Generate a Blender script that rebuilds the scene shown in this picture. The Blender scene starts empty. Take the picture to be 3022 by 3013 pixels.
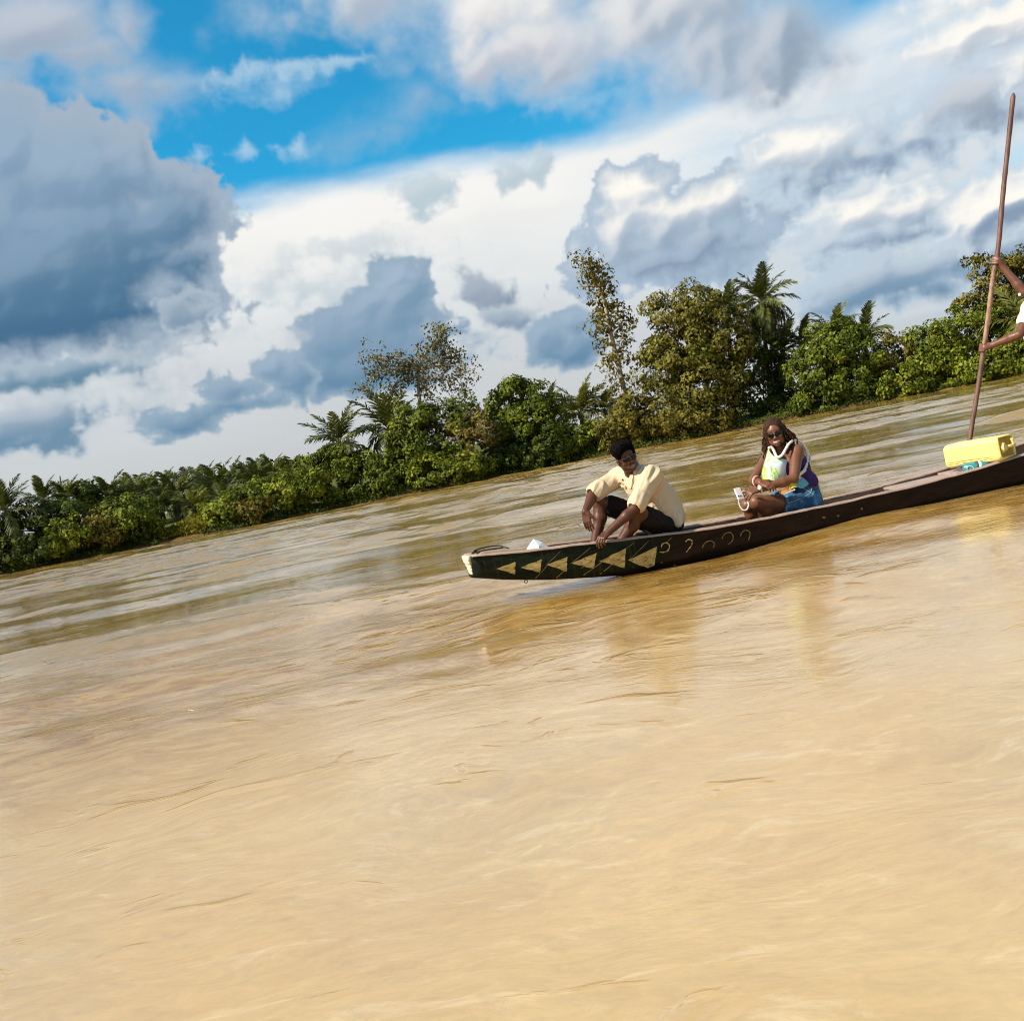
import bpy, bmesh, math, random
import numpy as np
from mathutils import Vector, Matrix, noise as mnoise

S = bpy.context.scene
COL = S.collection
rad = math.radians
random.seed(7)

# ------------------------------------------------------------------ camera
CAM_H, PITCH, ROLL, FOC = 1.1, rad(2.6), rad(-11.1), 3022.0
cam_data = bpy.data.cameras.new('camera')
cam_data.lens = 36.0
cam_data.sensor_width = 36.0
cam_data.clip_start = 0.05
cam_data.clip_end = 6000.0
cam = bpy.data.objects.new('camera', cam_data)
COL.objects.link(cam)
CAM_R = Matrix.Rotation(math.pi / 2 - PITCH, 3, 'X') @ Matrix.Rotation(ROLL, 3, 'Z')
cam.matrix_world = Matrix.Translation((0, 0, CAM_H)) @ CAM_R.to_4x4()
S.camera = cam

def ray(px, py):
    """direction in the world of a sight line, in the photograph's 3022x3013 grid"""
    return CAM_R @ Vector(((px - 1511) / FOC, -(py - 1506.5) / FOC, -1.0))

def P(px, py, Y):
    """the place on that sight line at northing Y (metres)"""
    d = ray(px, py)
    return Vector((0, 0, CAM_H)) + d * (Y / d.y)

K = 3022 / 1932.0
def Q(x, y, Y):
    return P(x * K, y * K, Y)

# ------------------------------------------------------------------ exposure
S.view_settings.view_transform = 'Standard'
S.view_settings.look = 'None'
S.view_settings.gamma = 1.0
S.view_settings.use_curve_mapping = False
S.view_settings.exposure = 0.65
S.render.engine = 'CYCLES'
S.cycles.max_bounces = 8
S.cycles.diffuse_bounces = 3
S.cycles.glossy_bounces = 4
S.cycles.transmission_bounces = 4
S.cycles.transparent_max_bounces = 6
S.cycles.sample_clamp_indirect = 6.0
S.cycles.use_denoising = True
S.cycles.filter_width = 1.05

# ------------------------------------------------------------------ sun
SUN_AZ, SUN_EL = rad(-113.0), rad(42.0)          # azimuth from +Y towards +X
SUN_DIR = Vector((math.sin(SUN_AZ) * math.cos(SUN_EL), math.cos(SUN_AZ) * math.cos(SUN_EL), math.sin(SUN_EL)))
sun_data = bpy.data.lights.new('sun', 'SUN')
sun_data.energy = 4.9
sun_data.angle = rad(0.5)
sun_data.color = (1.0, 0.925, 0.80)
sun = bpy.data.objects.new('sun', sun_data)
COL.objects.link(sun)
sun.rotation_euler = (-SUN_DIR).to_track_quat('-Z', 'Y').to_euler()
sun.location = SUN_DIR * 50

WATER_A, WATER_B, WATER_C = (0.43, 0.283, 0.125), (0.48, 0.335, 0.158), (0.56, 0.43, 0.25)
WATER_MID, WATER_MID2, WATER_FAR = (0.26, 0.128, 0.018), (0.41, 0.25, 0.074), (0.27, 0.165, 0.034)
WAVE_SLOPE = 0.10
SKY_TINT = (0.13, 0.97, 1.08)

# ------------------------------------------------------------------ node helper
class NT:
    def __init__(self, tree):
        self.t = tree; self.n = tree.nodes; self.l = tree.links
    def new(self, typ, **kw):
        nd = self.n.new(typ)
        for k, v in kw.items():
            setattr(nd, k, v)
        return nd
    def put(self, sock, v):
        if hasattr(v, 'is_output'):
            self.l.new(v, sock)
        elif v is not None:
            if sock.type == 'RGBA' and hasattr(v, '__len__') and len(v) == 3:
                v = tuple(v) + (1.0,)
            sock.default_value = v
    def math(self, op, a, b=None, c=None, clamp=False):
        nd = self.new('ShaderNodeMath', operation=op, use_clamp=clamp)
        for i, v in enumerate((a, b, c)):
            self.put(nd.inputs[i], v)
        return nd.outputs[0]
    def vmath(self, op, a, b=None, s=None):
        nd = self.new('ShaderNodeVectorMath', operation=op)
        self.put(nd.inputs[0], a)
        if b is not None: self.put(nd.inputs[1], b)
        if s is not None: self.put(nd.inputs['Scale'], s)
        return nd.outputs[1] if op in ('LENGTH', 'DOT_PRODUCT', 'DISTANCE') else nd.outputs[0]
    def mix(self, f, a, b, blend='MIX'):
        nd = self.new('ShaderNodeMix', data_type='RGBA', blend_type=blend)
        self.put(nd.inputs[0], f); self.put(nd.inputs[6], a); self.put(nd.inputs[7], b)
        return nd.outputs[2]
    def noise(self, vec, scale, detail=4.0, rough=0.55, dist=0.0, dim='3D', lac=2.0):
        nd = self.new('ShaderNodeTexNoise', noise_dimensions=dim)
        if vec is not None: self.put(nd.inputs['Vector'], vec)
        nd.inputs['Scale'].default_value = scale
        nd.inputs['Detail'].default_value = detail
        nd.inputs['Roughness'].default_value = rough
        nd.inputs['Lacunarity'].default_value = lac
        nd.inputs['Distortion'].default_value = dist
        return nd.outputs[0]
    def step(self, v, lo, hi, a=0.0, b=1.0, smooth=True):
        nd = self.new('ShaderNodeMapRange', interpolation_type='SMOOTHSTEP' if smooth else 'LINEAR')
        self.put(nd.inputs[0], v)
        for i, x in enumerate((lo, hi, a, b)):
            self.put(nd.inputs[i + 1], x)
        return nd.outputs[0]
    def mapping(self, vec, loc=(0, 0, 0), rot=(0, 0, 0), scale=(1, 1, 1), typ='POINT'):
        nd = self.new('ShaderNodeMapping', vector_type=typ)
        self.put(nd.inputs[0], vec)
        nd.inputs[1].default_value = loc; nd.inputs[2].default_value = rot; nd.inputs[3].default_value = scale
        return nd.outputs[0]
    def ramp(self, fac, stops):
        nd = self.new('ShaderNodeValToRGB')
        e = nd.color_ramp.elements
        while len(e) < len(stops): e.new(0.5)
        for el, (p, c) in zip(e, stops):
            el.position = p; el.color = tuple(c) + (1.0,)
        self.put(nd.inputs[0], fac)
        return nd.outputs[0]

def material(name):
    m = bpy.data.materials.new(name)
    m.use_nodes = True
    m.node_tree.nodes.clear()
    return m, NT(m.node_tree)

# ------------------------------------------------------------------ sky
world = bpy.data.worlds.new('World')
S.world = world
world.use_nodes = True
world.node_tree.nodes.clear()
W = NT(world.node_tree)

# ------------------------------------------------------------------ sky map: clouds over (azimuth, elevation)
SW, SH = 6144, 1536                                # whole turn x horizon to zenith
PX = 2 * math.pi / SW
srng = np.random.default_rng(11)

def value_noise(fx, fy, w=SW, h=SH, ox=0.0):
    """smooth noise with fx x fy cells over the map, seamless round the turn"""
    g = srng.random((fy + 2, fx)).astype(np.float32)
    x = np.arange(w, dtype=np.float32) * (fx / w); y = np.arange(h, dtype=np.float32) * (fy / h)
    xi = x.astype(int); yi = y.astype(int); xf = x - xi; yf = y - yi
    xf = xf * xf * (3 - 2 * xf); yf = (yf * yf * (3 - 2 * yf))[:, None]
    r = g[:, xi % fx] * (1 - xf) + g[:, (xi + 1) % fx] * xf
    return r[yi] * (1 - yf) + r[yi + 1] * yf

def fbm(f0, octaves, gain=0.5, aspect=1.0, billow=False):
    out = np.zeros((SH, SW), np.float32); a = 1.0; tot = 0.0
    f = f0
    for _ in range(octaves):
        n = value_noise(int(f), max(2, int(f / 4 * aspect)))
        if billow: n = 1.0 - np.abs(2 * n - 1)
        out += a * n; tot += a; a *= gain; f *= 2.03
    out /= tot
    out -= out.mean(); out /= out.std() * 3.2
    return out                                      # about -1 .. 1

N_FBM = fbm(90, 7, 0.52, 1.25)
N_PUFF = fbm(150, 6, 0.55, 1.15, True)
N_WISP = fbm(40, 8, 0.56, 3.2)
N_BROAD = fbm(22, 5, 0.5, 1.6)
sky_rgb = np.zeros((SH, SW, 3), np.float32)
sky_a = np.zeros((SH, SW), np.float32)

def smooth(x, lo, hi):
    t = np.clip((x - lo) / (hi - lo), 0, 1)
    return t * t * (3 - 2 * t)

def lay(sl, mask, color):
    """puts a layer over what the map holds so far"""
    m = mask[..., None]
    sky_rgb[sl] = sky_rgb[sl] * (1 - m) + color * m
    sky_a[sl] = sky_a[sl] * (1 - mask) + mask

def azel(x, y):
    d = ray(x * K, y * K).normalized()
    return math.atan2(d.x, d.y), math.asin(d.z)

def ramp3(t, cols):
    t = np.clip(t, 0, 1)[..., None] * (len(cols) - 1)
    out = np.zeros(t.shape[:-1] + (3,), np.float32)
    for i in range(len(cols)):
        out += np.clip(1 - np.abs(t - i), 0, 1) * np.asarray(cols[i], np.float32)
    return out

def blur(a, r):
    for ax in (0, 1):
        c = np.cumsum(np.pad(a, [(r + 1, r) if i == ax else (0, 0) for i in (0, 1)], mode='edge'), axis=ax, dtype=np.float64)
        n = a.shape[ax]
        a = (np.take(c, np.arange(2 * r + 1, 2 * r + 1 + n), ax) - np.take(c, np.arange(n), ax)) / (2 * r + 1)
    return a.astype(np.float32)

def cloud(ells, cols, soft=0.012, puff=0.020, wob=0.03, rim=None, lit=0.6, vert=0.5, var=0.35, alpha=1.0, light=(-0.6, 0.8), thick=0.05, seed=0, px=True, fine=0.75, grow=1.14):
    """one cloud: ells = (cx, cy, rx, ry) seen from the river, or (az, el, ra, re) in radians when px is False"""
    E4 = []
    for (cx, cy, rx, ry) in ells:
        if px:
            a, e = azel(cx, cy); E4.append((a, e, grow * rx * K / FOC, grow * ry * K / FOC))
        else:
            E4.append((cx, cy, rx, ry))
    m = 0.06 + wob + puff + soft
    a0 = min(a - r for a, e, r, q in E4) - m; a1 = max(a + r for a, e, r, q in E4) + m
    e0 = min(e - q for a, e, r, q in E4) - m; e1 = max(e + q for a, e, r, q in E4) + m
    i0 = int((a0 / (2 * math.pi) + 0.5) * SW); i1 = int((a1 / (2 * math.pi) + 0.5) * SW)
    j0 = max(0, int(e0 / PX)); j1 = min(SH, int(e1 / PX))
    if j1 - j0 < 4 or i1 - i0 < 4: return
    i0 = max(0, i0); i1 = min(SW, i1)
    sl = (slice(j0, j1), slice(i0, i1))
    A = ((np.arange(i0, i1) + 0.5) / SW - 0.5)[None] * (2 * math.pi)
    L = ((np.arange(j0, j1) + 0.5) * PX)[:, None]
    def nz(arr, k):
        return np.roll(arr, (0, (seed * 977 + k * 401) % SW), (0, 1))[sl] if seed or k else arr[sl]
    n1, n2, nb = nz(N_FBM, 1), nz(N_PUFF, 2), nz(N_BROAD, 3)
    Aw = A + wob * 0.7 * nz(N_FBM, 5); Lw = L + wob * 0.5 * n1
    D = None
    for a, e, r, q in E4:
        d = (1 - np.sqrt(((Aw - a) / r) ** 2 + ((Lw - e) / q) ** 2)) * min(r, q) * 1.15
        D = d if D is None else np.maximum(D, d) + 0.10 * np.minimum(np.abs(np.minimum(D, d)), 0.0)
    D = (D + puff * (fine * n2 + 0.5 * n1)).astype(np.float32)
    mask = smooth(D, -soft * 0.5, soft * 0.5) * alpha
    v = (L - min(e - q for a, e, r, q in E4)) / (max(e + q for a, e, r, q in E4) - min(e - q for a, e, r, q in E4))
    H = np.sqrt(np.clip(D + 0.004, 0, None) * thick) + 0.25 * puff * fine * n2
    s = np.zeros_like(H)
    for r, wgt in ((3, 0.35), (8, 0.4), (20, 0.25)):
        B = blur(H, r)
        gy, gx = np.gradient(B, PX)
        s += wgt * np.tanh(-(gx * light[0] + gy * light[1]) * 1.6)
    t = 0.5 + 1.25 * vert * (v - 0.5) + lit * 0.5 * s + var * 0.5 * (0.6 * nb + 0.4 * n1)
    c = ramp3(t, cols)
    if rim is not None:
        k = smooth(D, -soft * 0.2, thick * 0.22)[..., None]
        c = np.asarray(rim, np.float32) * (1 - k) + c * k
    lay(sl, mask, c)

# the high white veil over the lower sky
ALL = (slice(0, SH), slice(0, SW))
Lf = ((np.arange(SH) + 0.5) * PX)[:, None].astype(np.float32)
Af = (((np.arange(SW) + 0.5) / SW - 0.5) * 2 * math.pi)[None].astype(np.float32)
top = 0.284 + 0.016 * N_BROAD + 0.012 * N_WISP + 0.05 * smooth(Af, 0.10, 0.5) * (1 - smooth(Af, 1.2, 2.0))
veil = smooth(top - Lf, -0.014, 0.022)
veil_col = ramp3(Lf / 0.30 + 0.10 * N_WISP, [(.53, .545, .555), (.58, .61, .625), (.62, .66, .69), (.74, .77, .78), (.90, .89, .86), (.93, .91, .875)])
right = smooth(Af, 0.06, 0.34) * (1 - smooth(Af, 1.6, 2.6))
veil *= 1 - 0.45 * right * smooth(N_WISP, -0.5, 0.7) * smooth(Lf, 0.10, 0.2)
veil_col = veil_col * (1 - 0.42 * right[..., None] * smooth(Lf, 0.03, 0.3)[..., None]) + 0.42 * right[..., None] * smooth(Lf, 0.03, 0.3)[..., None] * np.array((.56, .68, .78), np.float32)
sky_rgb[:] = veil_col * veil[..., None]
sky_a[:] = veil
# pale haze in the blue on the right and thin wisps high up
hz = 0.42 * right * smooth(0.5 * N_WISP + 0.5 * N_BROAD, -0.75, 0.45)
lay(ALL, (hz * (1 - veil)).astype(np.float32), np.array((.47, .65, .80), np.float32))
SL, MD, LT = (.085, .195, .285), (.25, .34, .45), (.46, .53, .62)
MAUVE = [(.30, .37, .47), (.43, .48, .56), (.58, .60, .66), (.76, .75, .77)]
# wisps in the blue
for (x, y, r, q, al, sd) in [(545, 125, 60, 14, .75, 1), (480, 178, 60, 30, .22, 2), (525, 165, 40, 16, .3, 9), (500, 190, 36, 9, .4, 10), (470, 150, 30, 7, .35, 12), (435, 288, 42, 10, .7, 3), (550, 278, 24, 16, .75, 4), (585, 95, 30, 8, .5, 5), (900, 195, 36, 12, .5, 6), (1080, 200, 60, 20, .3, 7), (360, 160, 50, 20, .3, 8)]:
    cloud([(x, y, r * .75, q * .55)], [(.55, .71, .80), (.72, .81, .86)], soft=.014, puff=.018, wob=.016, alpha=al * .7, seed=sd, thick=.02)
# soft high clouds
cloud([(20, 60, 150, 80), (125, 115, 110, 56), (215, 175, 100, 48), (300, 180, 62, 38), (215, 55, 40, 50), (255, 220, 56, 24), (10, 190, 50, 90)], MAUVE[:3], soft=.05, puff=.045, wob=.05, alpha=.90, fine=.12, grow=.97, seed=11, thick=.16, rim=(.40, .52, .64), lit=.5)
cloud([(640, -25, 170, 66), (580, 0, 90, 26), (700, 15, 100, 34)], [(.42, .48, .57), (.60, .63, .69), (.80, .80, .81)], soft=.05, puff=.04, wob=.05, alpha=.9, fine=.12, grow=.97, seed=12, thick=.14, rim=(.42, .56, .68))
cloud([(930, 25, 165, 78), (870, 85, 70, 44), (1020, 90, 110, 75), (960, 110, 100, 60)], [(.40, .44, .52), (.62, .62, .66), (.86, .83, .80), (.93, .90, .86)], soft=.05, puff=.04, wob=.045, lit=.35, vert=.75, alpha=.95, fine=.12, grow=.97, seed=13, thick=.16, rim=(.50, .60, .70))
cloud([(830, 155, 46, 40), (780, 215, 60, 34), (715, 270, 56, 20), (740, 150, 16, 18)], [(.32, .38, .47), (.42, .46, .55), (.62, .65, .72)], soft=.06, puff=.04, wob=.05, alpha=.72, fine=.12, grow=.92, seed=14, thick=.14, rim=(.36, .52, .66))
cloud([(1270, 40, 190, 100), (1200, 20, 90, 80), (1340, 110, 150, 80), (1450, 90, 120, 80), (1390, 150, 120, 45), (1300, 170, 60, 30)], [(.26, .34, .44), (.38, .45, .54), (.58, .61, .66), (.80, .79, .78)], soft=.05, puff=.035, wob=.045, alpha=.95, fine=.12, grow=.97, seed=15, thick=.18, rim=(.48, .58, .69), light=(-.95, .3), lit=.6)
# grey wave cloud on the veil
cloud([(650, 490, 130, 22), (560, 520, 90, 14), (700, 470, 60, 24), (800, 490, 40, 10), (600, 545, 90, 12)], [(.50, .59, .65), (.60, .67, .71)], soft=.02, puff=.022, wob=.035, alpha=.75, seed=21, thick=.03)
# the great cloud on the left
cloud([(120, 340, 190, 120), (250, 350, 110, 70), (290, 420, 112, 90), (90, 450, 300, 130), (322, 500, 85, 70), (10, 300, 120, 130), (20, 520, 300, 180), (190, 585, 205, 74), (302, 570, 100, 62), (60, 620, 240, 64)],
      [(.065, .16, .275), (.10, .21, .335), (.18, .29, .42), (.235, .35, .485), (.31, .425, .55)], soft=.009, puff=.024, wob=.024, seed=31, thick=.20, grow=1.0, rim=(.36, .45, .55), vert=.95, lit=.35, var=.40)
cloud([(400, 605, 50, 26), (440, 600, 26, 12), (370, 590, 50, 30)], [(.17, .27, .37), (.40, .49, .57)], soft=.016, puff=.026, wob=.04, seed=32, thick=.04, rim=(.55, .63, .69), alpha=.9)
cloud([(110, 706, 160, 36), (215, 700, 80, 30), (20, 725, 130, 34)], [(.11, .23, .34), (.20, .32, .43), (.36, .46, .55)], soft=.022, puff=.02, wob=.035, seed=33, thick=.06, rim=(.48, .57, .64), vert=.7)
cloud([(80, 785, 125, 40), (170, 772, 60, 26), (0, 800, 90, 34)], [(.16, .28, .40), (.28, .38, .49), (.50, .56, .63)], soft=.022, puff=.022, wob=.035, seed=34, thick=.06, rim=(.55, .62, .67), vert=.7)
cloud([(250, 710, 50, 10), (370, 710, 26, 9), (270, 762, 28, 8), (310, 640, 30, 6)], [(.50, .56, .61), (.60, .63, .66)], soft=.02, puff=.03, wob=.04, seed=35, alpha=.5)
# cumulus in the middle
CU = [(.13, .255, .385), (.18, .305, .435), (.235, .35, .48), (.36, .47, .59)]
cloud([(765, 555, 54, 60), (752, 518, 34, 34), (725, 620, 112, 66), (790, 620, 50, 75), (640, 640, 80, 52), (700, 672, 140, 52), (605, 690, 70, 48), (780, 670, 60, 50)], CU, soft=.008, puff=.020, wob=.018, seed=41, thick=.10, rim=(.30, .41, .52), vert=.55, lit=.5, var=.3)
cloud([(500, 710, 62, 36), (455, 740, 62, 34), (540, 725, 50, 36), (400, 775, 70, 26), (340, 800, 46, 16), (470, 765, 90, 26), (560, 720, 40, 36)], CU, soft=.008, puff=.019, wob=.018, seed=42, thick=.08, rim=(.32, .43, .53), vert=.5, lit=.5, var=.25)
cloud([(900, 545, 34, 24), (885, 525, 22, 18), (920, 560, 26, 16)], [(.25, .32, .42), (.42, .48, .56)], soft=.014, puff=.018, wob=.03, seed=243, thick=.05, rim=(.55, .61, .66))
cloud([(950, 605, 36, 22), (975, 612, 22, 16), (930, 598, 22, 12)], [(.22, .31, .42), (.40, .48, .56)], soft=.012, puff=.018, wob=.03, seed=344, thick=.05, rim=(.55, .61, .66))
cloud([(1075, 628, 46, 38), (1040, 655, 60, 42), (1085, 660, 46, 42)], CU, soft=.008, puff=.016, wob=.016, seed=45, thick=.08, rim=(.32, .43, .54), vert=.6)
cloud([(890, 685, 42, 38), (860, 700, 40, 30)], [(.25, .35, .46), (.38, .47, .56)], soft=.014, puff=.02, wob=.03, seed=46, thick=.06, rim=(.52, .60, .66))
cloud([(805, 345, 38, 18), (975, 312, 24, 16), (1015, 305, 18, 12)], [(.40, .53, .62), (.55, .65, .71)], soft=.018, puff=.026, wob=.03, seed=47, thick=.04, alpha=.8)
cloud([(1020, 575, 20, 10), (530, 635, 12, 9), (790, 620, 10, 8)], [(.45, .52, .58), (.55, .6, .64)], soft=.02, puff=.02, wob=.03, seed=48, alpha=.6)
# cumulus on the right, lit on their faces
LIT = [(.24, .33, .45), (.36, .45, .56), (.62, .67, .72), (.95, .92, .86), (.99, .95, .88)]
cloud([(1190, 360, 75, 45), (1140, 400, 50, 36), (1270, 400, 130, 50), (1390, 380, 110, 60), (1250, 450, 160, 45), (1340, 470, 140, 46), (1450, 410, 66, 48), (1250, 500, 130, 34), (1160, 440, 60, 50)], LIT, soft=.007, puff=.024, wob=.022, seed=51, thick=.15, rim=(.40, .51, .63), vert=.9, lit=.38, var=.5, light=(-.5, .85))
cloud([(1540, 270, 120, 50), (1470, 300, 70, 42), (1640, 290, 140, 40), (1720, 270, 90, 40), (1600, 330, 130, 26), (1500, 340, 90, 28)], LIT, soft=.012, puff=.026, wob=.024, seed=52, thick=.14, rim=(.55, .66, .76), vert=.9, lit=.38, var=.5)
cloud([(1640, 400, 75, 40), (1720, 385, 60, 36), (1600, 430, 70, 24), (1690, 440, 100, 22)], LIT, soft=.012, puff=.026, wob=.024, seed=53, thick=.12, rim=(.56, .66, .75), vert=.9, lit=.38, var=.4)
cloud([(1690, 525, 130, 46), (1620, 560, 80, 40), (1800, 500, 120, 42), (1740, 560, 130, 28), (1900, 470, 110, 50), (1600, 600, 60, 18), (1880, 540, 110, 24)], [(.16, .28, .41), (.22, .34, .47), (.32, .42, .54), (.52, .60, .68)], soft=.012, puff=.022, wob=.024, seed=54, thick=.10, rim=(.50, .61, .71), vert=.7, lit=.6)
cloud([(1690, 600, 130, 10), (1850, 575, 100, 12), (1720, 635, 90, 9)], [(.40, .50, .60), (.62, .68, .72)], soft=.02, puff=.014, wob=.03, seed=55, alpha=.8)
cloud([(1900, 390, 90, 50), (1850, 420, 70, 24)], LIT, soft=.012, puff=.026, wob=.024, seed=56, thick=.12, rim=(.58, .67, .75), vert=.8, lit=.9)
cloud([(1840, 180, 120, 46), (1920, 160, 100, 60), (1780, 200, 60, 30)], [(.28, .35, .45), (.42, .48, .56), (.60, .63, .68)], soft=.03, puff=.028, wob=.035, seed=57, thick=.14, rim=(.52, .63, .74), vert=.8)
cloud([(1900, 40, 110, 60), (1840, 90, 60, 36), (1930, 110, 70, 40), (1880, -30, 100, 50)], [(.48, .55, .63), (.74, .75, .76), (.96, .93, .87), (.99, .95, .88)], soft=.03, puff=.03, wob=.035, seed=58, thick=.13, rim=(.58, .69, .79), vert=.6, lit=.9)
cloud([(1480, 190, 14, 22), (1560, 200, 60, 20), (1640, 150, 70, 30)], [(.60, .68, .76), (.80, .82, .83)], soft=.03, puff=.03, wob=.035, seed=59, alpha=.6)
# the same weather goes on round the rest of the sky
for k in range(70):
    a = srng.uniform(-math.pi, math.pi)
    e = srng.uniform(0.07, 1.25)
    if abs(a) < 0.66 and e < 0.66: continue
    r = srng.uniform(0.08, 0.20) * (1 + 0.5 * e)
    es = [(a + srng.normal() * r * 0.6 / max(0.35, math.cos(e)), e + srng.normal() * r * 0.16, r * srng.uniform(0.4, 0.9) / max(0.35, math.cos(e)), r * srng.uniform(0.22, 0.42)) for _ in range(5)]
    if max(x[0] + x[2] for x in es) > 3.0 or min(x[0] - x[2] for x in es) < -3.0: continue
    if any(abs(x[0]) < 0.60 + x[2] and x[1] - x[3] < 0.62 for x in es): continue
    cloud(es, LIT if k % 2 else [(.24, .34, .45), (.33, .42, .53), (.45, .53, .62), (.62, .67, .72)], soft=.025, puff=.03, wob=.04, seed=100 + k, thick=.14, rim=(.54, .64, .74), vert=.8, lit=.8, px=False)

gen = W.new('ShaderNodeTexCoord').outputs['Generated']
sep = W.new('ShaderNodeSeparateXYZ'); W.put(sep.inputs[0], gen)
az = W.math('ARCTAN2', sep.outputs[0], sep.outputs[1])
el = W.math('ARCSINE', sep.outputs[2])
cmb = W.new('ShaderNodeCombineXYZ'); W.put(cmb.inputs[0], az); W.put(cmb.inputs[1], el)
AE = cmb.outputs[0]

sky_tex = W.new('ShaderNodeTexSky', sky_type='NISHITA')
sky_tex.sun_disc = False
sky_tex.sun_elevation = SUN_EL
sky_tex.sun_rotation = SUN_AZ
sky_tex.air_density = 1.0
sky_tex.dust_density = 0.3
sky_tex.ozone_density = 3.0
SKY_STRENGTH = 0.1
clear = W.mix(1.0, sky_tex.outputs[0], SKY_TINT, 'MULTIPLY')

sky_img = bpy.data.images.new('sky_map', SW, SH, alpha=True, float_buffer=True)
sky_img.colorspace_settings.name = 'Non-Color'
sky_img.alpha_mode = 'CHANNEL_PACKED'
sky_img.pixels.foreach_set(np.concatenate([sky_rgb, sky_a[..., None]], -1).ravel())
sky_img.update()
uv = W.new('ShaderNodeCombineXYZ')
W.put(uv.inputs[0], W.math('MULTIPLY_ADD', az, 1 / (2 * math.pi), 0.5))
W.put(uv.inputs[1], W.math('MAXIMUM', W.math('DIVIDE', el, math.pi / 2), 0.0005))
it = W.new('ShaderNodeTexImage', image=sky_img, extension='EXTEND', interpolation='Cubic')
W.put(it.inputs[0], uv.outputs[0])
through = W.vmath('SCALE', clear, s=W.math('SUBTRACT', 1.0, it.outputs[1]))
clouds = W.vmath('SCALE', it.outputs[0], s=0.655 / SKY_STRENGTH)      # radiance in the sky texture's units
col = W.vmath('ADD', through, clouds)
bg = W.new('ShaderNodeBackground')
W.put(bg.inputs[0], col)
bg.inputs[1].default_value = SKY_STRENGTH
W.l.new(bg.outputs[0], W.new('ShaderNodeOutputWorld').inputs[0])

# ------------------------------------------------------------------ object helpers
def tag(o, label=None, cat=None, group=None, kind=None):
    if label: o['label'] = label
    if cat: o['category'] = cat
    if group: o['group'] = group
    if kind: o['kind'] = kind
    return o

def empty(name, loc, label, cat, group=None, rz=0.0):
    o = bpy.data.objects.new(name, None)
    COL.objects.link(o)
    o.location = loc
    o.rotation_euler = (0, 0, rz)
    o.empty_display_size = 0.2
    return tag(o, label, cat, group)

def make_mesh(name, V, F, mat=None, smooth=False, attr=None):
    """V (n,3) array, F list of faces or (m,k) array; attr: {name: per-vertex float or colour array}"""
    me = bpy.data.meshes.new(name)
    V = np.asarray(V, dtype=np.float32).reshape(-1, 3)
    if isinstance(F, np.ndarray):
        m, k = F.shape
        me.vertices.add(len(V)); me.vertices.foreach_set('co', V.ravel())
        me.loops.add(m * k); me.loops.foreach_set('vertex_index', F.astype(np.int32).ravel())
        me.polygons.add(m)
        me.polygons.foreach_set('loop_start', np.arange(0, m * k, k, dtype=np.int32))
        try:
            me.polygons.foreach_set('loop_total', np.full(m, k, dtype=np.int32))
        except Exception:
            pass
        me.update(calc_edges=True)
    else:
        me.from_pydata([tuple(v) for v in V], [], [tuple(f) for f in F])
        me.update()
    if smooth and len(me.polygons):
        me.polygons.foreach_set('use_smooth', np.ones(len(me.polygons), dtype=bool))
    for an, av in (attr or {}).items():
        av = np.asarray(av, dtype=np.float32)
        if av.ndim == 1:
            a = me.attributes.new(an, 'FLOAT', 'POINT'); a.data.foreach_set('value', av)
        else:
            a = me.attributes.new(an, 'FLOAT_COLOR', 'POINT')
            a.data.foreach_set('color', np.hstack([av, np.ones((len(av), 1), np.float32)]).ravel())
    if mat: me.materials.append(mat)
    return me

def place(name, me, parent=None):
    """links a mesh whose vertices stand in world space; things are parented by Empties that are only moved"""
    o = bpy.data.objects.new(name, me)
    COL.objects.link(o)
    if parent is not None:
        o.parent = parent
        if parent.parent is None and parent.type == 'EMPTY':
            o.matrix_parent_inverse = Matrix.Translation(-parent.location)
    return o

class MB:
    """collects simple solids into one mesh"""
    def __init__(self): self.V = []; self.F = []; self.n = 0
    def add(self, V, F):
        self.V.extend([tuple(v) for v in V]); self.F.extend([tuple(i + self.n for i in f) for f in F]); self.n += len(V)
    def box(self, c, size, R=None):
        hx, hy, hz = (s / 2 for s in size)
        vs = [Vector((x, y, z)) for x in (-hx, hx) for y in (-hy, hy) for z in (-hz, hz)]
        if R is not None: vs = [R @ v for v in vs]
        c = Vector(c)
        self.add([v + c for v in vs], [(0, 1, 3, 2), (4, 6, 7, 5), (0, 4, 5, 1), (2, 3, 7, 6), (0, 2, 6, 4), (1, 5, 7, 3)])
    def tube(self, pts, radii, seg=7, closed=False, cap=True, flat=1.0):
        pts = [Vector(p) for p in pts]
        n = len(pts)
        if not hasattr(radii, '__len__'): radii = [radii] * n
        base = self.n; V = []; F = []
        prev = None
        for i, p in enumerate(pts):
            if closed: t = pts[(i + 1) % n] - pts[i - 1]
            else: t = pts[min(i + 1, n - 1)] - pts[max(i - 1, 0)]
            t.normalize()
            if prev is None:
                u = t.orthogonal().normalized()
            else:
                u = (prev - t * prev.dot(t))
                u = u.normalized() if u.length > 1e-6 else t.orthogonal().normalized()
            prev = u
            w = t.cross(u)
            for j in range(seg):
                a = 2 * math.pi * j / seg
                V.append(p + u * (math.cos(a) * radii[i]) + w * (math.sin(a) * radii[i] * flat))
        for i in range(n if closed else n - 1):
            i2 = (i + 1) % n
            for j in range(seg):
                j2 = (j + 1) % seg
                F.append((i * seg + j, i * seg + j2, i2 * seg + j2, i2 * seg + j))
        if cap and not closed:
            F.append(tuple(range(seg))[::-1]); F.append(tuple((n - 1) * seg + j for j in range(seg)))
        self.add(V, F)
    def build(self, name, mat, parent=None, smooth=True):
        return place(name, make_mesh(name, self.V, self.F, mat, smooth), parent)

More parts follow.
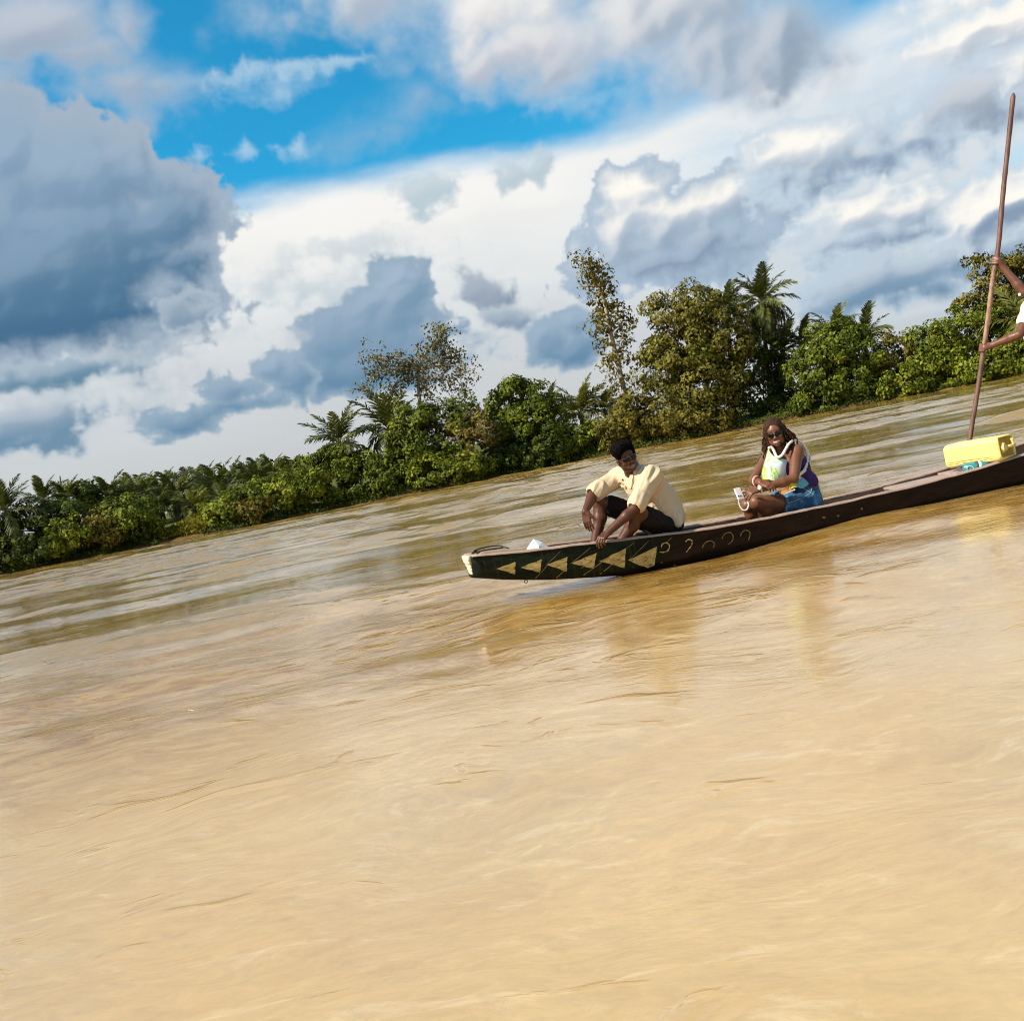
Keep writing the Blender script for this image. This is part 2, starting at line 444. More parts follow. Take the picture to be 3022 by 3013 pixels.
def spline(pts, n):
    """Catmull-Rom through pts, n samples"""
    pts = [Vector(p) for p in pts]
    out = []
    m = len(pts) - 1
    for i in range(n):
        u = i / (n - 1) * m
        k = min(int(u), m - 1); t = u - k
        p0, p1, p2, p3 = pts[max(k - 1, 0)], pts[k], pts[k + 1], pts[min(k + 2, m)]
        out.append(0.5 * ((2 * p1) + (p2 - p0) * t + (2 * p0 - 5 * p1 + 4 * p2 - p3) * t * t + (3 * p1 - p0 - 3 * p2 + p3) * t ** 3))
    return out

def simple_mat(name, color, rough=0.6, spec=0.4, var=0.25, scale=6.0, bump=0.0, bscale=40.0, attr=None, coat=0.0):
    m, T = material(name)
    b = T.new('ShaderNodeBsdfPrincipled')
    tc = T.new('ShaderNodeTexCoord').outputs['Object']
    n = T.noise(tc, scale, 5.0, 0.6)
    base = color
    if attr:
        base = T.new('ShaderNodeAttribute', attribute_name=attr).outputs[0]
    f = T.math('MULTIPLY_ADD', T.math('SUBTRACT', n, 0.5), 2 * var, 1.0)
    T.put(b.inputs['Base Color'], T.vmath('SCALE', base, s=f))
    b.inputs['Roughness'].default_value = rough
    b.inputs['Specular IOR Level'].default_value = spec
    b.inputs['Coat Weight'].default_value = coat
    if bump:
        bp = T.new('ShaderNodeBump'); bp.inputs['Strength'].default_value = bump; bp.inputs['Distance'].default_value = 0.01
        T.put(bp.inputs['Height'], T.noise(tc, bscale, 6.0, 0.65))
        T.put(b.inputs['Normal'], bp.outputs[0])
    T.l.new(b.outputs[0], T.new('ShaderNodeOutputMaterial').inputs[0])
    return m

# ------------------------------------------------------------------ river
m_water, T = material('muddy_water')
b = T.new('ShaderNodeBsdfPrincipled')
pos = T.new('ShaderNodeNewGeometry').outputs['Position']
sy = T.new('ShaderNodeSeparateXYZ'); T.put(sy.inputs[0], pos)
wob = T.noise(T.mapping(pos, scale=(0.25, 1.0, 1.0)), 0.35, 4.0, 0.6, 0.4)
yy = T.math('MULTIPLY_ADD', T.math('SUBTRACT', wob, 0.5), 7.0, sy.outputs[1])
yy = T.math('SUBTRACT', yy, T.math('MULTIPLY', sy.outputs[0], 0.25))
mid = T.step(yy, 3.6, 7.5)                           # pale silt in front, foreground brightness put into its colour, browner current beyond
openw = T.step(yy, 8.5, 15.0)
flow = T.new('ShaderNodeTexNoise'); T.put(flow.inputs['Vector'], pos); flow.inputs['Scale'].default_value = 0.55; flow.inputs['Detail'].default_value = 3.0
swirl = T.vmath('ADD', pos, T.vmath('SCALE', T.vmath('SUBTRACT', flow.outputs[1], (0.5, 0.5, 0.5)), s=1.3))
sil = T.noise(T.mapping(swirl, rot=(0, 0, rad(12)), scale=(0.6, 1.0, 1.0)), 0.7, 6.0, 0.6, 0.3)
sil2 = T.noise(T.mapping(swirl, rot=(0, 0, rad(20)), scale=(0.6, 1.6, 1.0)), 5.0, 8.0, 0.70, 0.6)
mud = T.mix(T.step(sil, 0.3, 0.7), WATER_A, WATER_B)
mud = T.mix(T.math('MULTIPLY', T.step(sil2, 0.53, 0.68), 0.5), mud, WATER_C)
ripple_tone = T.noise(T.mapping(swirl, rot=(0, 0, rad(18)), scale=(0.5, 1.2, 1.0)), 15.0, 7.0, 0.72, 0.8)  # light and dark of fine ripples put into the mud colour
mud = T.vmath('SCALE', mud, s=T.step(ripple_tone, 0.25, 0.75, 0.86, 1.13, False))
midc = T.mix(T.step(sil2, 0.35, 0.65), WATER_MID, WATER_MID2)
mud = T.mix(mid, mud, midc)
mud = T.mix(openw, mud, WATER_FAR)
T.put(b.inputs['Base Color'], mud)
b.inputs['Roughness'].default_value = 0.06
b.inputs['IOR'].default_value = 1.45
b.inputs['Specular IOR Level'].default_value = 0.9
b.subsurface_method = 'BURLEY'
b.inputs['Subsurface Weight'].default_value = 1.0
b.inputs['Subsurface Radius'].default_value = (0.50, 0.26, 0.06)
b.inputs['Subsurface Scale'].default_value = 1.0
# ripples finer than the mesh: patches ruffled by the breeze, calm between
ruf = T.new('ShaderNodeAttribute', attribute_name='ruffle').outputs[2]
chop = T.noise(T.mapping(swirl, rot=(0, 0, rad(10)), scale=(0.6, 1.0, 1.0)), 2.6, 4.0, 0.6, 1.2)
rip = T.noise(T.mapping(swirl, rot=(0, 0, rad(16)), scale=(0.65, 1.0, 1.0)), 8.0, 5.0, 0.62, 1.6)
near = T.math('SUBTRACT', 1.0, T.math('MULTIPLY', T.math('SUBTRACT', 1.0, mid), 0.25))
hh = T.math('MULTIPLY', chop, T.math('MULTIPLY', T.math('MULTIPLY_ADD', ruf, 0.013, 0.002), near))
hh = T.math('ADD', hh, T.math('MULTIPLY', rip, T.math('MULTIPLY', T.math('MULTIPLY_ADD', ruf, 0.0036, 0.0012), near)))
wl = T.noise(T.mapping(swirl, rot=(0, 0, rad(14)), scale=(0.42, 1.0, 1.0)), 4.6, 3.0, 0.55, 0.9)
wpatch = T.noise(T.mapping(pos, scale=(0.6, 1.0, 1.0)), 0.9, 3.0, 0.6)
wv = T.math('MULTIPLY', T.step(wl, 0.56, 0.70), T.step(wpatch, 0.44, 0.62))
hh = T.math('ADD', hh, T.math('MULTIPLY', wv, T.math('MULTIPLY_ADD', mid, 0.016, 0.006)))
bp = T.new('ShaderNodeBump'); bp.inputs['Strength'].default_value = 1.0; bp.inputs['Distance'].default_value = 1.0
T.put(bp.inputs['Height'], hh)
T.put(b.inputs['Normal'], bp.outputs[0])
T.l.new(b.outputs[0], T.new('ShaderNodeOutputMaterial').inputs[0])
# waves as geometry: a random sea of short crests, stronger in ruffled patches
wrng = np.random.default_rng(4)
X0, X1, Y0, Y1, NX, NY = -72.0, 72.0, 1.0, 103.0, 600, 640
kx = np.fft.fftfreq(NX, (X1 - X0) / NX) * 2 * math.pi; ky = np.fft.fftfreq(NY, (Y1 - Y0) / NY) * 2 * math.pi
KX, KY = np.meshgrid(kx, ky); KK = np.hypot(KX, KY) + 1e-6
def sea(lo, hi, power, spread):
    sp = np.where((KK > 2 * math.pi / hi) & (KK < 2 * math.pi / lo), KK ** -power, 0) * (0.25 + np.abs(KY / KK) ** spread)
    z = np.fft.ifft2(sp * np.exp(2j * math.pi * wrng.random(KK.shape))).real
    sl = np.gradient(z, (Y1 - Y0) / NY, axis=0)
    return z / sl.std()                                # unit rms slope along the stream's width
def patches(lo, hi, sx):
    KE = np.hypot(KX * sx, KY) + 1e-6
    sp = np.where((KE > 2 * math.pi / hi) & (KE < 2 * math.pi / lo), KE ** -1.3, 0)
    z = np.fft.ifft2(sp * np.exp(2j * math.pi * wrng.random(KK.shape))).real
    return z / z.std()
gx = np.linspace(X0, X1, NX); gy = np.linspace(Y0, Y1, NY)
GX, GY = np.meshgrid(gx, gy)
pt_ = patches(2.2, 60.0, 4.5)
ruff = 1 / (1 + np.exp(-(pt_ - 0.05) * 9.0))
ruff = ruff * (0.35 + 0.65 * np.clip((GY - 4) / 9, 0, 1))
slack = 0.30 + 0.70 * np.clip((GY - 4.5) / 8.0, 0, 1)
edge_ = np.clip(np.minimum(np.minimum(GX - X0, X1 - GX), np.minimum(GY - Y0, Y1 - GY)) / 3.0, 0, 1)
Z = (sea(0.75, 3.2, 1.9, 2.0) * (0.006 + WAVE_SLOPE * ruff) + sea(3.0, 9.0, 1.5, 2.0) * 0.020) * slack * edge_
ii = (np.arange(NY - 1)[:, None] * NX + np.arange(NX - 1)[None]).ravel()
F = np.stack([ii, ii + 1, ii + NX + 1, ii + NX], 1)
V = np.stack([GX.ravel(), GY.ravel(), Z.ravel()], 1)
# flat water all round it
n0 = len(V)
R4 = [(-2500, -300), (2500, -300), (2500, 140), (-2500, 140)]; I4 = [(X0, Y0), (X1, Y0), (X1, Y1), (X0, Y1)]
V = np.concatenate([V, np.array([(x, y, 0.0) for x, y in R4 + I4])])
F = np.concatenate([F, np.array([[n0 + k, n0 + (k + 1) % 4, n0 + 4 + (k + 1) % 4, n0 + 4 + k] for k in range(4)])])
tag(place('river', make_mesh('river', V, F, m_water, True, {'ruffle': np.concatenate([ruff.ravel(), np.full(8, 0.5)])})), 'wide muddy tan river with streaky ripples', 'river', kind='structure')

# ------------------------------------------------------------------ far bank
def bank_y(x):
    return 100.0 + 2.2 * math.sin(x * 0.09 + 0.6) + 1.1 * math.sin(x * 0.31) - max(0.0, (-x - 30)) * 0.35 - max(0.0, x - 36) * 0.3

m_bank, T = material('bank_earth')
b = T.new('ShaderNodeBsdfPrincipled')
pos = T.new('ShaderNodeNewGeometry').outputs['Position']
n1 = T.noise(pos, 0.5, 6.0, 0.6); n2 = T.noise(pos, 3.0, 5.0, 0.6)
zz = T.new('ShaderNodeSeparateXYZ'); T.put(zz.inputs[0], pos)
earth = T.mix(T.step(n2, 0.35, 0.65), (0.075, 0.045, 0.016), (0.125, 0.078, 0.028))
grass = T.mix(T.step(n1, 0.35, 0.65), (0.045, 0.06, 0.012), (0.10, 0.105, 0.02))
T.put(b.inputs['Base Color'], T.mix(T.step(T.math('ADD', zz.outputs[2], T.math('MULTIPLY', n2, 0.4)), 0.55, 0.9), earth, grass))
b.inputs['Roughness'].default_value = 0.95
b.inputs['Specular IOR Level'].default_value = 0.1
T.l.new(b.outputs[0], T.new('ShaderNodeOutputMaterial').inputs[0])
bx = np.concatenate([np.linspace(-2500, -140, 10), np.linspace(-120, 120, 121), np.linspace(140, 2500, 10)])
rows = [(-3.0, -0.8), (-0.4, -0.12), (0.3, 0.10), (0.9, 0.30), (2.2, 0.75), (6, 1.1), (15, 1.4), (35, 1.8), (80, 2.5), (160, 4.0), (320, 6.0), (900, 6.0), (2600, 6.0)]
V = []
for dy, z in rows:
    for x in bx:
        hill = 0.0
        if dy > 30:
            hill = 7.0 * math.exp(-((x + 30) / 45.0) ** 2) * min(1.0, dy / 320.0)
        V.append((x, bank_y(x) + dy, z + hill + (0.06 * math.sin(x * 1.7 + dy) if 0 < dy < 5 else 0)))
nx, ny = len(bx), len(rows)
ii = (np.arange(ny - 1)[:, None] * nx + np.arange(nx - 1)[None]).ravel()
F = np.stack([ii, ii + 1, ii + nx + 1, ii + nx], 1)
tag(place('river_bank', make_mesh('river_bank', V, F, m_bank, True)), 'low earthen bank across the river', 'bank', kind='structure')


# ------------------------------------------------------------------ vegetation
def leaf_mat(name, dark, mid, light, trans=0.22, rough=0.6, spec=0.10):
    m, T = material(name)
    tint = T.new('ShaderNodeAttribute', attribute_name='tint').outputs[2]
    pos = T.new('ShaderNodeNewGeometry').outputs['Position']
    n = T.noise(pos, 0.45, 3.0, 0.6)
    t = T.math('ADD', T.math('MULTIPLY', tint, 0.75), T.math('MULTIPLY', T.step(n, 0.3, 0.7), 0.35))
    c = T.ramp(t, [(0.0, dark), (0.45, mid), (0.95, light)])
    b = T.new('ShaderNodeBsdfPrincipled')
    T.put(b.inputs['Base Color'], c)
    b.inputs['Roughness'].default_value = rough
    b.inputs['Specular IOR Level'].default_value = spec
    tr = T.new('ShaderNodeBsdfTranslucent'); T.put(tr.inputs[0], T.vmath('MULTIPLY', c, (1.15, 1.15, 0.5)))
    mx = T.new('ShaderNodeMixShader'); mx.inputs[0].default_value = trans
    T.l.new(b.outputs[0], mx.inputs[1]); T.l.new(tr.outputs[0], mx.inputs[2])
    T.l.new(mx.outputs[0], T.new('ShaderNodeOutputMaterial').inputs[0])
    return m

LEAF = {
    'green': leaf_mat('leaf_green', (0.013, 0.022, 0.002), (0.062, 0.085, 0.008), (0.211, 0.237, 0.023)),
    'bright': leaf_mat('leaf_bright_green', (0.020, 0.032, 0.003), (0.088, 0.113, 0.008), (0.277, 0.291, 0.029)),
    'deep': leaf_mat('leaf_deep_green', (0.008, 0.014, 0.002), (0.034, 0.050, 0.006), (0.117, 0.142, 0.021)),
    'olive': leaf_mat('leaf_olive', (0.026, 0.024, 0.004), (0.098, 0.083, 0.011), (0.255, 0.203, 0.036)),
    'gold': leaf_mat('leaf_golden_olive', (0.024, 0.023, 0.004), (0.093, 0.086, 0.011), (0.260, 0.225, 0.045)),
    'dry': leaf_mat('leaf_dry', (0.050, 0.036, 0.007), (0.158, 0.117, 0.023), (0.378, 0.291, 0.083)),
    'sparse': leaf_mat('leaf_sparse_crown', *[(0.038, 0.035, 0.011), (0.092, 0.083, 0.027), (0.240, 0.210, 0.085)]),
    'palm': leaf_mat('palm_leaf', (0.014, 0.019, 0.004), (0.054, 0.066, 0.011), (0.182, 0.187, 0.047), 0.22, 0.5, 0.2),
    'palm_light': leaf_mat('palm_leaf_pale', (0.026, 0.032, 0.005), (0.098, 0.104, 0.017), (0.291, 0.270, 0.073), 0.3, 0.5, 0.2),
    'deadpalm': leaf_mat('palm_leaf_dead', (0.050, 0.027, 0.007), (0.149, 0.086, 0.022), (0.378, 0.243, 0.073), 0.2),
    'grass': leaf_mat('grass_blade', (0.047, 0.041, 0.005), (0.139, 0.122, 0.011), (0.335, 0.283, 0.036)),
}
m_bark = simple_mat('bark', (.13, .095, .06), 0.9, 0.1, 0.5, 3.0, 0.6, 8.0)
m_pale_bark = simple_mat('pale_bark', (.36, .28, .20), 0.9, 0.1, 0.35, 3.0, 0.5, 8.0)
m_palm_bark = simple_mat('palm_bark', (.085, .062, .042), 0.95, 0.1, 0.6, 6.0, 0.8, 10.0)
m_rachis = simple_mat('frond_stalk', (.13, .12, .045), 0.6, 0.3, 0.2, 3.0)

def unit(v):
    return v / np.maximum(np.linalg.norm(v, axis=-1, keepdims=True), 1e-9)

def leaf_arrays(rng, c, nrm, size, asp=0.55):
    n = len(c)
    t = unit(np.cross(nrm, rng.normal(size=(n, 3))))
    t[:, 2] -= 0.35; t = unit(t)                       # leaves hang a little
    bvec = unit(np.cross(nrm, t))
    L = (size * 0.5)[:, None]; Wd = L * asp
    up = nrm * (size * 0.10)[:, None]
    V = np.stack([c - t * L, c + bvec * Wd + up, c + t * L, c - bvec * Wd + up], 1).reshape(-1, 3)
    F = np.arange(4 * n).reshape(-1, 4)
    return V, F

def crown_leaves(rng, ells, leaf, dens, clump=1.0, hollow=0.55, asp=0.6):
    """leaves in clumps spread through ellipsoids (centre, radii)"""
    C, N, Sz, Tn = [], [], [], []
    for (c, r) in ells:
        c = np.array(c); r = np.array(r)
        area = 4 * math.pi * (((r[0] * r[1]) ** 1.6 + (r[0] * r[2]) ** 1.6 + (r[1] * r[2]) ** 1.6) / 3) ** (1 / 1.6)
        total = int(2.3 * dens * area / leaf ** 2)
        k = max(5, int(area / (clump * clump * 2.2)))
        d = unit(rng.normal(size=(k, 3)))
        rr = np.where(rng.random(k) < 0.78, rng.uniform(0.80, 1.06, k), rng.uniform(hollow, 0.8, k))
        cc = c + d * r * rr[:, None]
        cs = clump * rng.uniform(0.55, 1.25, k)
        ct = rng.uniform(-0.22, 0.22, k)
        w = cs ** 2; w /= w.sum()
        idx = rng.choice(k, total, p=w)
        q = unit(rng.normal(size=(total, 3))) * np.cbrt(rng.uniform(0.15, 1.0, total))[:, None]
        q[:, 2] *= 0.75
        p = cc[idx] + q * cs[idx][:, None]
        outw = unit((p - c) / r)
        nn = unit(0.85 * outw + 0.55 * unit(q) + np.array([0, 0, 0.30]) + 0.38 * rng.normal(size=(total, 3)))
        C.append(p); N.append(nn)
        Sz.append(leaf * rng.uniform(0.45, 1.65, total))
        Tn.append(np.clip(0.5 + ct[idx] + 0.22 * rng.normal(size=total), 0, 1))
    return np.concatenate(C), np.concatenate(N), np.concatenate(Sz), np.concatenate(Tn)

def foliage(name, rng, ells, leaf, dens, mat, parent, clump=1.0, hollow=0.55, asp=0.6, zmin=0.05):
    c, n, s, t = crown_leaves(rng, ells, leaf, dens, clump, hollow, asp)
    k = c[:, 2] > zmin
    V, F = leaf_arrays(rng, c[k], n[k], s[k], asp)
    return place(name, make_mesh(name, V, F, mat, False, {'tint': np.repeat(t[k], 4)}), parent)

def to_ell(e, Y, depth=0.85):
    grow = 0.98 if e[0] < 600 else 1.10
    cx, cy, rx, ry = e[:4]
    c = Q(cx, cy, Y + (e[4] if len(e) > 4 else 0))
    k = K / FOC * Y
    return (tuple(c), (grow * rx * k, max(0.5, min(rx, ry * 1.3) * k * depth), grow * ry * k))

def ground(x, y):
    dy = y - bank_y(x)
    return 0.25 if dy < 1 else 0.6 if dy < 3 else 1.1

def broad(name, label, cat, ells, dY, pal, leaf=0.28, dens=1.9, clump=0.9, stems=None, limbs=7, group=None, seed=0, bark=None, trunk_r=0.16, hollow=0.5, depth=0.85, bare=0):
    """a tree or bush: ells in view coordinates (cx, cy, rx, ry[, dY]); stems = polyline of its trunk in the same grid"""
    rng = np.random.default_rng(1000 + seed)
    x0 = Q(ells[0][0], ells[0][1], 100).x
    Y = bank_y(x0) + dY
    E = [to_ell(e, Y, depth) for e in ells]
    if stems: base = Q(*stems[0], Y)
    else: base = Vector((E[0][0][0], Y, 0))
    g = ground(base.x, Y)
    base.z = g
    root = empty(name, base, label, cat, group)
    tr = MB()
    bark = bark or m_bark
    if stems: pts = [Vector((base.x, Y, g - 0.4))] + [Q(*s, Y) for s in stems[1:]]
    else: pts = [Vector((base.x, Y, g - 0.4)), Vector((base.x + rng.normal() * 0.15, Y, (g + E[0][0][2]) / 2)), Vector(E[0][0])]
    sp = spline(pts, 12)
    tr.tube(sp, [trunk_r * (1.15 - 0.75 * i / 11) for i in range(12)], 7)
    for i in range(limbs):
        c, r = E[i % len(E)]
        d = unit(rng.normal(size=3)); d[2] = abs(d[2]) * 0.8
        end = Vector(np.array(c) + d * np.array(r) * 0.85)
        st = min(sp[4:], key=lambda q: (q - end).length + (0.0 if q.z < end.z else 3.0))
        mid = (st + end) / 2 + Vector(rng.normal(size=3) * 0.15 * (end - st).length) * 0.5
        tr.tube(spline([st, mid, end], 7), [trunk_r * (0.45 - 0.06 * j) for j in range(7)], 5)
    tr.build('trunk', bark, root)
    foliage('crown', rng, E, leaf, dens, LEAF[pal], root, clump, hollow)
    if bare:
        bm = MB()
        for i in range(bare):
            c, r = E[0]
            d = unit(rng.normal(size=3)); d[1] = -abs(d[1]) - 0.4; d = unit(d)
            p = Vector(np.array(c) + d * np.array(r) * 0.6); q = Vector(np.array(c) + unit(d + rng.normal(size=3) * 0.35) * np.array(r) * 1.15)
            mid = (p + q) / 2 + Vector(rng.normal(size=3) * 0.25)
            bm.tube(spline([p, mid, q], 6), [0.055 - 0.008 * j for j in range(6)], 4)
            for _ in range(3):
                e = q + Vector(rng.normal(size=3) * 0.55); s0 = (mid + q) / 2
                bm.tube([s0, (s0 + e) / 2 + Vector(rng.normal(size=3) * 0.1), e], [0.03, 0.022, 0.012], 4)
        bm.build('bare_branch', m_pale_bark, root)
    return root

# palms ------------------------------------------------------------
def frond_mesh(name, mat, length, droop, seed, hang=0.5, pairs=30):
    """a feather frond along +X from its stalk, curving down; leaflets on both sides"""
    rng = np.random.default_rng(seed)
    m = MB()
    tv = []
    pts = []
    for i in range(13):
        u = i / 12
        a = droop * u ** 1.5
        pts.append(a)
    x = z = 0.0; P0 = [Vector((0, 0, 0))]; A = [0.0]
    for i in range(1, 41):
        u = i / 40; a = droop * u ** 1.4
        x += math.cos(a) * length / 40; z -= math.sin(a) * length / 40
        P0.append(Vector((x, 0.04 * length * math.sin(u * 2.2) * 0.3, z))); A.append(a)
    m.tube(P0[::4], [0.055 - 0.0045 * j for j in range(11)], 4)
    tv += [0.8] * m.n
    for i in range(pairs):
        u = 0.16 + 0.83 * i / (pairs - 1)
        k = min(39, int(u * 40))
        p = P0[k].lerp(P0[k + 1], u * 40 - k); a = A[k]
        tx = Vector((math.cos(a), 0, -math.sin(a))); up = Vector((math.sin(a), 0, math.cos(a)))
        L = length * 0.235 * (math.sin(math.pi * min(1.0, 0.12 + u * 0.86)) ** 0.6) * rng.uniform(0.85, 1.1)
        for sgn in (-1, 1):
            sw = 0.55 + 0.5 * u + rng.normal() * 0.08
            lift = rng.normal() * 0.22 + 0.15
            d = (tx * sw + Vector((0, sgn, 0)) + up * lift).normalized()
            tip = p + d * L - Vector((0, 0, L * hang * rng.uniform(0.6, 1.3)))
            mid = p + d * L * 0.55 - Vector((0, 0, L * hang * 0.18))
            wv = tx * (0.085 + 0.02 * rng.random()) * (length / 4.5)
            m.add([p - wv * 0.6, p + wv * 0.6, mid + wv, tip, mid - wv], [(0, 1, 2, 4), (4, 2, 3)])
            tv += [float(np.clip(0.5 + 0.2 * rng.normal(), 0, 1))] * 5
    me = make_mesh(name, m.V, m.F, mat, False, {'tint': np.array(tv)})
    return me

FR = {}
for key, mat in (('palm', LEAF['palm']), ('palm_light', LEAF['palm_light'])):
    FR[key] = [frond_mesh('frond', mat, 4.6, 0.7, 1, 0.3), frond_mesh('frond', mat, 4.8, 1.15, 2, 0.55), frond_mesh('frond', mat, 4.6, 1.6, 3, 0.8)]
FR['dead'] = [frond_mesh('dead_frond', LEAF['deadpalm'], 3.8, 1.0, 5, 0.7, 24)]

def palm(label, cx, cy, dY, rad_px, base_px=None, nf=20, dead=0, pal='palm', group=None, seed=0, tilt_lo=-0.45, name='oil_palm', wind=0.0):
    """crown centre (cx, cy) in view coordinates; rad_px = frond reach"""
    rng = np.random.default_rng(5000 + seed)
    x0 = Q(cx, cy, 100).x
    Y = bank_y(x0) + dY
    c = Q(cx, cy, Y)
    s = 1.22 * rad_px * K / FOC * Y / 4.3
    bx = c.x + (0 if base_px is None else Q(*base_px, Y).x - c.x)
    g = ground(bx, Y)
    root = empty(name, (bx, Y, g), label, 'palm tree', group)
    tb = MB()
    sp = spline([(bx, Y, g - 0.4), ((bx + c.x) / 2 + rng.normal() * 0.1, Y, (g + c.z) / 2), (c.x, Y, c.z)], 14)
    tb.tube(sp, [(0.24 + (0.05 if i % 2 else 0) + (0.1 if i > 10 else 0)) * max(s, 0.6) for i in range(14)], 8)
    tb.build('trunk', m_palm_bark, root)
    for i in range(nf):
        u = (i + 0.5) / nf
        el = 1.40 - u * (1.40 - tilt_lo) + rng.normal() * 0.08
        az_ = i * 2.39996 + rng.normal() * 0.15
        kind = 0 if u < 0.35 else 1 if u < 0.72 else 2
        o = bpy.data.objects.new('frond', FR[pal][kind]); COL.objects.link(o); o.parent = root
        sc = s * rng.uniform(0.85, 1.12)
        Rm = Matrix.Rotation(az_, 4, 'Z') @ Matrix.Rotation(-el, 4, 'Y') @ Matrix.Rotation(rng.normal() * 0.25, 4, 'X')
        o.matrix_basis = Matrix.Translation(c - Vector((bx, Y, g))) @ Rm @ Matrix.Scale(sc, 4)
    for i in range(dead):
        o = bpy.data.objects.new('dead_frond', FR['dead'][0]); COL.objects.link(o); o.parent = root
        az_ = rng.uniform(0, 6.28)
        o.matrix_basis = Matrix.Translation(c - Vector((bx, Y, g + 0.3))) @ Matrix.Rotation(az_, 4, 'Z') @ Matrix.Rotation(0.75 + rng.uniform(0, 0.4), 4, 'Y') @ Matrix.Scale(s, 4)
        o['label'] = 'brown dead frond hanging down'
    return root

# ------------------------------------------------------------------ the plants along the far bank, from left to right
palm('dark oil palm at the left edge of the view, leaning fronds over the bank', 12, 965, 3, 58, nf=20, seed=1, dead=3)
palm('dark oil palm beside the tall bare spear of a dead frond', 82, 945, 7, 46, nf=16, seed=2)
sp_root = empty('dead_palm_spear', Vector((Q(113, 960, 107).x, 107, 1.1)), 'tall thin dark dead palm spear sticking up above the left palms', 'dead palm')
mb = MB(); a0 = Vector((sp_root.location.x, 107, 0.8)); a1 = Q(113, 898, 107)
mb.tube([a0, (a0 + a1) / 2, a1], [0.17, 0.15, 0.06], 6); mb.build('trunk', m_palm_bark, sp_root)
mb = MB(); t0 = a0.lerp(a1, 0.72)
mb.tube([t0, t0.lerp(a1, 0.5) + Vector((-0.22, 0, 0.1)), a1 + Vector((-0.3, 0, -0.4))], [0.09, 0.13, 0.03], 5); mb.build('stub', LEAF['palm'], sp_root)
palm('oil palm just right of the tall dead spear', 128, 945, 9, 44, nf=16, seed=3)
broad('rounded_tree', 'small rounded tree with a bright green top among the left palms', 'tree', [(150, 940, 40, 32), (152, 918, 28, 16)], 10, 'green', clump=0.8, seed=1)
palm('tall oil palm with grey upright fronds right of the rounded tree', 205, 940, 9, 46, nf=18, seed=4, tilt_lo=-0.2)
palm('oil palm with a steeply upright frond, left end of the palm row', 222, 950, 12, 44, nf=18, seed=5)
row = [(250, 944, 40), (276, 940, 38), (304, 938, 40), (332, 936, 40), (358, 933, 38), (384, 929, 42), (410, 926, 40), (437, 922, 40), (462, 918, 38), (487, 914, 38), (512, 910, 38)]
names = ['first', 'second', 'third', 'fourth', 'fifth', 'sixth', 'seventh', 'eighth', 'ninth', 'tenth', 'last']
for i, (x, y, r) in enumerate(row):
    palm('oil palm in the even row behind the left bushes, %s from the left' % names[i], x, y - 1, 22 + (i % 3) * 5, r + 8, nf=20, seed=10 + i, tilt_lo=-0.35, group='oil palms in the row behind the left bushes')
for i, (x, y, r, lb) in enumerate([(300, 962, 38, 'low young oil palm in front of the row, behind the left shrubs'), (368, 958, 40, 'low young oil palm in front of the row, above the grass patch'), (425, 945, 36, 'low young oil palm at the right end of the grass patch')]):
    palm(lb, x, y, 14, r, nf=16, seed=30 + i, tilt_lo=0.0, pal='palm_light' if i == 1 else 'palm')
palm('pale palm with upright paddle-like fronds behind the bushes', 548, 912, 14, 34, nf=10, seed=34, tilt_lo=0.7, pal='palm_light')
palm('second pale palm with upright fronds, nearer the tall dark bushes', 585, 902, 14, 32, nf=10, seed=35, tilt_lo=0.7, pal='palm_light')
broad('bush', 'dark low bush at the foot of the left-edge palm', 'bush', [(30, 1045, 60, 32), (75, 1040, 40, 26)], 1.5, 'deep', clump=0.7, seed=2)
broad('bush', 'dark green thicket under the left palms', 'bush', [(70, 995, 75, 42), (130, 985, 60, 45)], 5, 'deep', clump=0.8, seed=3)
broad('bush', 'bright green shrub with a pale thin stem at the left waterline', 'bush', [(130, 1008, 40, 34), (110, 1030, 30, 24)], 1.2, 'bright', clump=0.6, seed=4, bark=m_pale_bark, stems=[(116, 1055), (114, 1030), (118, 1005)])
broad('bush', 'olive leafy bush between the pale-stemmed shrub and the broad left bush', 'bush', [(190, 1000, 48, 42)], 2, 'olive', clump=0.7, seed=5)
broad('bush', 'broad rounded green bush left of the yellow grass patch', 'bush', [(245, 980, 62, 44), (278, 990, 32, 26), (205, 985, 40, 36)], 2.2, 'green', clump=0.7, seed=6)
broad('bush', 'young yellow green bush at the right edge of the grass patch', 'bush', [(398, 980, 17, 18)], 4, 'bright', clump=0.6, seed=7)
broad('bush', 'leafy green bush right of the grass patch', 'bush', [(425, 965, 42, 36)], 1.6, 'bright', clump=0.7, seed=8)
broad('bush', 'low yellowish bush at the waterline below the palm row', 'bush', [(480, 962, 40, 24)], 0.8, 'olive', clump=0.6, seed=9)
broad('bush', 'green bush behind the low yellowish waterline bush', 'bush', [(480, 940, 48, 34)], 3.5, 'green', clump=0.7, seed=10)
broad('bush', 'bright vine covered bush left of the tall dark bushes', 'bush', [(545, 930, 50, 40), (590, 915, 40, 45)], 2.5, 'bright', clump=0.7, seed=11)
broad('small_tree', 'far small umbrella-shaped tree on the ridge, left one of two', 'tree', [(440, 893, 16, 8), (447, 886, 12, 6)], 60, 'deep', leaf=0.5, dens=1.0, clump=1.0, seed=12, stems=[(440, 930), (441, 905), (442, 893)], limbs=6)
broad('small_tree', 'far small dark round tree on the ridge, right one of two', 'tree', [(486, 888, 13, 11)], 60, 'deep', leaf=0.5, dens=2.0, clump=1.0, seed=13)
